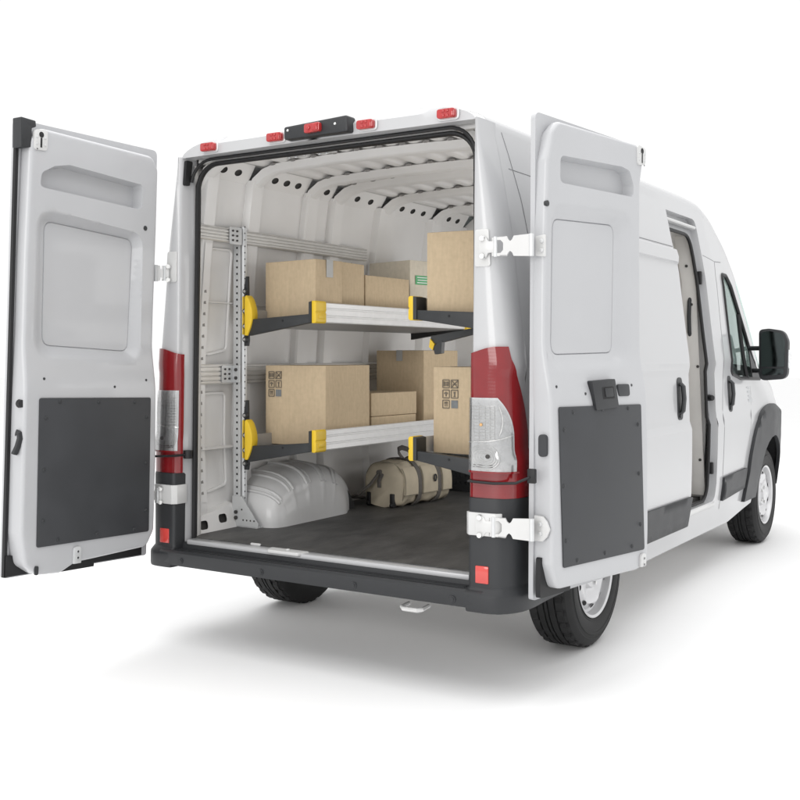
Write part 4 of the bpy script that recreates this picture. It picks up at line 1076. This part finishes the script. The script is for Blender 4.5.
def carton(label, Mx, My, ang, w, d, h, zb, pale=False, tape=None, sym=None, lab=None, wob=.004):
    """Mx,My: the corner nearest the aisle and the rear doors; w across, d along the van"""
    a = math.radians(ang); e = Vector((math.cos(a), math.sin(a), 0)); gg = Vector((-math.sin(a), math.cos(a), 0))
    c = Vector((Mx, My, zb)) - e * w / 2 + gg * d / 2
    b = MB(); nx = 6; rows = []
    hx, hy = w / 2, d / 2
    # slightly bulged board walls
    nseg = 5
    ring = []
    for (p, q) in (((-hx, -hy), (hx, -hy)), ((hx, -hy), (hx, hy)), ((hx, hy), (-hx, hy)), ((-hx, hy), (-hx, -hy))):
        for k in range(nseg):
            ring.append((lerp(p[0], q[0], k / nseg), lerp(p[1], q[1], k / nseg), math.sin(PI * k / nseg)))
    for i in range(6):
        t = i / 5; bulge = wob * math.sin(PI * t)
        rows.append([(x * (1 + bulge * s_ / max(hx, .05)), y * (1 + bulge * s_ / max(hy, .05)), h * t) for x, y, s_ in ring])
    b.grid(rows, closed=True); b.add(rows[0], [list(range(len(ring)))]); b.add(rows[-1], [list(range(len(ring)))])
    o = b.build('cardboard_box', M['card_pale' if pale else 'card'], None, bevel=.004, angle=30, loc=c); o.rotation_euler = (0, 0, a)
    prop(o, label, 'box', 'cardboard boxes on the shelves')
    # flap seam on top
    b = MB(); b.box((0, 0, h + .0006), (w * .98, .003, .0012)); b.build('flap_seam', M['ink'], o)
    if tape == 'aisle':     # strip over the top seam and down the aisle face
        b = MB(); b.box((hx + .0052, 0, h - .045), (.0012, .05, .092)); b.box((0, 0, h + .0016), (w, .05, .0012)); b.build('packing_tape', M['tape'], o)
    if tape == 'rear':
        b = MB(); b.box((0, -hy - .0052, h - .032), (.046, .0012, .066)); b.box((0, 0, h + .0016), (.046, d, .0012)); b.build('packing_tape', M['tape'], o)
    if tape == 'low':
        b = MB(); b.box((hx + .003, -.1, h * .5), (.0012, .03, h * .9)); b.build('packing_tape', M['tape'], o)
    if sym: icons(lambda p, q, dd: Vector((p, -hy - .0048 - dd, q)), *sym, o)
    if lab:
        b = MB(); b.box((hx + .0052, lab[0], lab[1]), (.0012, lab[2], lab[3])); b.build('label_sticker', M['green'], o)
        b = MB()
        for k in range(3): b.box((hx + .006, lab[0] + (.004 * (k % 2)), lab[1] + .016 - .016 * k), (.0008, lab[2] * .75, .005))
        b.build('sticker_line', M['alu'], o)
    return o
carton('cardboard box with grey tape down its side, nearest the doors on the upper left shelf', -.372, .472, -7, .372, .205, .322, 1.598, tape='aisle')
carton('untaped box right behind the taped box on the upper left shelf', -.405, .735, 4, .30, .262, .332, 1.596)
carton('low cardboard box on the upper left shelf, shorter than the boxes around it', -.43, 1.018, -1.5, .26, .45, .276, 1.598)
carton('pale box with a green label at the far end of the upper left shelf', -.485, 1.585, -13, .365, .36, .405, 1.600, pale=True, lab=(-.080, .285, .115, .055))
carton('tall cardboard box on the upper right shelf beside the rear door pillar', .652, .370, 6, .277, .35, .395, 1.600)
carton('big box printed with handling symbols on the lower left shelf', -.372, .560, 1, .398, .425, .425, .942, sym=(-.155, .372, .037, .011, ['BX', 'UG', 'AF']))
carton('tall box taped at its top at the back of the lower left shelf', -.42, 1.640, -3, .36, .39, .512, .940, tape='rear')
carton('upper small flat box stacked in the middle of the lower left shelf', -.435, 1.085, -4, .28, .445, .133, 1.072, tape=None)
carton('lower small box under the flat box on the lower left shelf', -.438, 1.090, -4, .28, .440, .128, .942)
carton('box printed with handling symbols on the lower right shelf, behind the tail light', .600, .432, -3, .25, .30, .41, .955, sym=(-.05, .33, .037, .011, ['BX', 'UG', 'AF']))

# ------------------------------------------------------------------ duffel bag
bagL, bagD, bagH = .555, .30, .275
bag_loc = Vector((-.57, 1.70, .508)); bag_rz = math.atan2(.535, .057) - PI / 2
ux = Vector((0, 1, 0))
b = MB(); rows = []
NS, NP = 36, 44
for i in range(NS + 1):
    t = i / NS; y = (t - .5) * bagL
    e_ = min(t, 1 - t) * bagL; k = 1 - .35 * (1 - min(1, e_ / .05)) ** 2.2
    row = []
    for j in range(NP):
        a = 2 * PI * j / NP - PI / 2
        cx_, cz_ = math.cos(a), math.sin(a); p_ = .55 if cz_ < 0 else .72
        x = bagD / 2 * math.copysign(abs(cx_) ** p_, cx_) * (1 - .12 * max(0, cz_)); z = bagH / 2 * math.copysign(abs(cz_) ** p_, cz_)
        wr = .006 * math.sin(19 * t + 4 * a) * math.sin(3 * a + 9 * t) + .004 * math.sin(37 * t - 6 * a) * math.sin(11 * t) + .008 * math.sin(PI * 3 * t) * max(0, cz_)
        sag = .02 * (1 - math.sin(PI * t)) * max(0, cz_)
        row.append(((x + wr * cx_) * k, y, bagH / 2 + (z + wr * cz_) * (k if cz_ > 0 else 1) - sag))
    rows.append(row)
b.grid(rows, closed=True); b.add(rows[0], [list(range(NP))]); b.add(rows[-1], [list(range(NP))])
bag = b.build('duffel_bag', M['canvas'], None, angle=70, loc=bag_loc); bag.rotation_euler = (0, 0, bag_rz)
prop(bag, 'khaki canvas duffel bag with grey straps on the van floor by the wheel housing', 'bag')
def bag_pt(y, a, off):
    t = y / bagL + .5; cx_, cz_ = math.cos(a), math.sin(a); p_ = .55 if cz_ < 0 else .72
    e_ = min(t, 1 - t) * bagL; k = 1 - .35 * (1 - max(0, min(1, e_ / .05))) ** 2.2
    x = (bagD / 2 + off) * math.copysign(abs(cx_) ** p_, cx_) * (1 - .12 * max(0, cz_)); z = (bagH / 2 + off) * math.copysign(abs(cz_) ** p_, cz_)
    return (x * k, y, bagH / 2 + z * (k if cz_ > 0 else 1) - .02 * (1 - math.sin(PI * t)) * max(0, cz_) + .006 * math.sin(PI * 3 * t) * max(0, cz_))
for ys in (-.085, .115):
    b = MB(); n = 22
    R0 = [bag_pt(ys - .019, lerp(-1.1, 2.6, k / n), .011) for k in range(n + 1)]; R1 = [bag_pt(ys + .019, lerp(-1.1, 2.6, k / n), .011) for k in range(n + 1)]
    Q0 = [bag_pt(ys - .019, lerp(-1.1, 2.6, k / n), .004) for k in range(n + 1)]; Q1 = [bag_pt(ys + .019, lerp(-1.1, 2.6, k / n), .004) for k in range(n + 1)]
    b.grid([R0, R1, Q1, Q0, R0]); b.build('strap', M['strap'], bag)
for y0, y1 in ((-.235, -.112), (-.060, .088), (.140, .245)):
    b = MB(); rows = []
    for k in range(9):
        a = lerp(.62, -.22, k / 8); rows.append([bag_pt(lerp(y0, y1, q / 6), a, .012 + .006 * math.sin(PI * k / 16)) for q in range(7)])
    b.grid(rows); inn_ = [[bag_pt(lerp(y0, y1, q / 6), lerp(.62, -.22, k / 8), .004) for q in range(7)] for k in range(9)]; b.grid(inn_)
    for A_, B_ in ((rows[0], inn_[0]), (rows[-1], inn_[-1]), ([r[0] for r in rows], [r[0] for r in inn_]), ([r[-1] for r in rows], [r[-1] for r in inn_])): b.grid([A_, B_])
    fp = b.build('pocket_flap', M['canvas'], bag)
    b = MB(); rows2 = [bag_pt(lerp(y0, y1, q / 6), -.20, .019) for q in range(7)]; b.tube(rows2, .003, 6); b.tube([bag_pt(y0, lerp(.6, -.2, k / 6), .018) for k in range(7)], .002, 6); b.build('flap_edge', M['canvas_edge'], fp)
b = MB(); c = Vector(bag_pt(.052, .06, .021)); b.tube([c + Vector((.004, .012 * math.cos(t), .020 * math.sin(t))) for t in [2 * PI * k / 16 for k in range(16)]], .0045, 6, closed=True); b.build('buckle_ring', M['arm'], bag)
b = MB(); b.tube([(.03, -.08, bagH - .01), (.01, -.10, bagH + .03), (-.03, -.06, bagH + .055), (-.05, .0, bagH + .06), (-.05, .06, bagH + .045), (-.03, .11, bagH - .005)], .01, 8, flat=(.016, .007, (1, 0, 0))); b.build('carry_handle', M['strap'], bag)
b = MB(); b.tube([(.02, -bagL / 2 - .002, .20), (.0, -bagL / 2 - .012, .155), (0, -bagL / 2 - .008, .115)], .01, 8, flat=(.014, .006, (0, 1, 0))); b.tube([(.0, -bagL / 2 - .014, .20), (-.04, -bagL / 2 - .05, .13), (-.10, -bagL / 2 - .08, .075), (-.17, -bagL / 2 - .06, .05), (-.2, -.2, .03)], .012, 8, flat=(.020, .009, (0, 0, 1))); b.cyl((.0, -bagL / 2 + .005, .205), (.0, -bagL / 2 - .016, .205), .017); b.build('end_strap', M['strap'], bag)
for x in (.095, -.085):
    b = MB(); b.box((x, -bagL / 2 + .006, .042), (.028, .03, .082)); b.cyl((x - .010, -bagL / 2 - .004, .014), (x + .010, -bagL / 2 - .004, .014), .014); b.build('corner_guard', M['seal'], bag, bevel=.004)
# piping along the end faces
for sg in (-1, 1):
    b = MB(); b.tube([Vector(bag_pt(sg * (bagL / 2 - .045), 2 * PI * k / 40, .0005)) for k in range(40)], .0035, 6, closed=True); b.build('piping', M['canvas_edge'], bag)
b = MB(); b.tube([bag_pt(lerp(-.23, .23, k / 14), PI / 2 - .45, .002) for k in range(15)], .003, 6); b.build('zip', M['canvas_edge'], bag)

# ------------------------------------------------------------------ black perforated crate on the floor behind the bag
cr = MB(); cw, cd, ch = .62, .40, .34
hs = [ellipse(-cw / 2 + .05 + i * .04, .06 + k * .045, .011, .012, 8) for i in range(14) for k in range(6)]
V, F = sheet([(-cw / 2, 0), (cw / 2, 0), (cw / 2 + .01, ch), (-cw / 2 - .01, ch)], hs, .05)
cr.add([(a, -cd / 2 - .02 * c, c) for a, c in V], F); cr.add([(a, cd / 2 + .02 * c, c) for a, c in V], F)
for sg in (-1, 1): cr.add([(sg * cw / 2, -cd / 2, 0), (sg * cw / 2, cd / 2, 0), (sg * (cw / 2 + .01), cd / 2 + .007, ch), (sg * (cw / 2 + .01), -cd / 2 - .007, ch)], [(0, 1, 2, 3)])
cr.add([(-cw / 2, -cd / 2, .012), (cw / 2, -cd / 2, .012), (cw / 2, cd / 2, .012), (-cw / 2, cd / 2, .012)], [(0, 1, 2, 3)])
o = cr.build('storage_crate', M['arm'], None, loc=(-.36, 2.52, .508)); prop(o, 'black perforated crate on the van floor behind the duffel bag', 'crate')
b = MB(); b.tube([(sx_ * (cw / 2 + .012), sy_ * (cd / 2 + .01), ch) for sx_, sy_ in ((-1, -1), (1, -1), (1, 1), (-1, 1))], .010, 8, closed=True); b.build('crate_rim', M['arm'], o)

# ------------------------------------------------------------------ light
w = bpy.data.worlds.new("World"); scene.world = w; w.use_nodes = True
bg = w.node_tree.nodes["Background"]; bg.inputs[0].default_value = (1.0, 1.0, 1.0, 1); bg.inputs[1].default_value = 1.04
def area(name, loc, target, size, power, col=(1, 1, 1)):
    l = bpy.data.lights.new(name, 'AREA'); l.shape = 'RECTANGLE'; l.size, l.size_y = size; l.energy = power; l.color = col
    o = bpy.data.objects.new(name, l); COL.objects.link(o); o.location = loc
    d = Vector(target) - Vector(loc); o.rotation_euler = d.to_track_quat('-Z', 'Y').to_euler(); return o
area('overhead_softbox', (0, 1.0, 7.0), (0, 1.2, 0), (11, 12), 560)
area('key_softbox', (.4, -11.0, 3.6), (0, 0, 1.3), (6, 4), 330, (1, .985, .96))

area('added_cargo_fill', (.82, 1.50, 1.35), (-.9, 1.45, 1.25), (1.5, 1.5), 19, (1, .99, .975))  # added fill brightening the cargo bay; the van has no such source

# ------------------------------------------------------------------ camera
cam = bpy.data.cameras.new('camera'); co = bpy.data.objects.new('camera', cam); COL.objects.link(co)
co.location = (2.918, -3.922, 1.415); co.rotation_euler = (PI / 2, 0, .563)
cam.sensor_width = 36; cam.lens = 36 * 1058.45 / 800; cam.shift_x = 0; cam.shift_y = -(400 - 356.4) / 800
cam.clip_start = .05; cam.clip_end = 500
scene.camera = co
vs_ = scene.view_settings; vs_.view_transform = 'Standard'; vs_.look = 'None'; vs_.gamma = 1; vs_.exposure = 0
scene.render.engine = 'CYCLES'
scene.cycles.caustics_reflective = False; scene.cycles.max_bounces = 10; scene.cycles.diffuse_bounces = 6; scene.cycles.transparent_max_bounces = 16
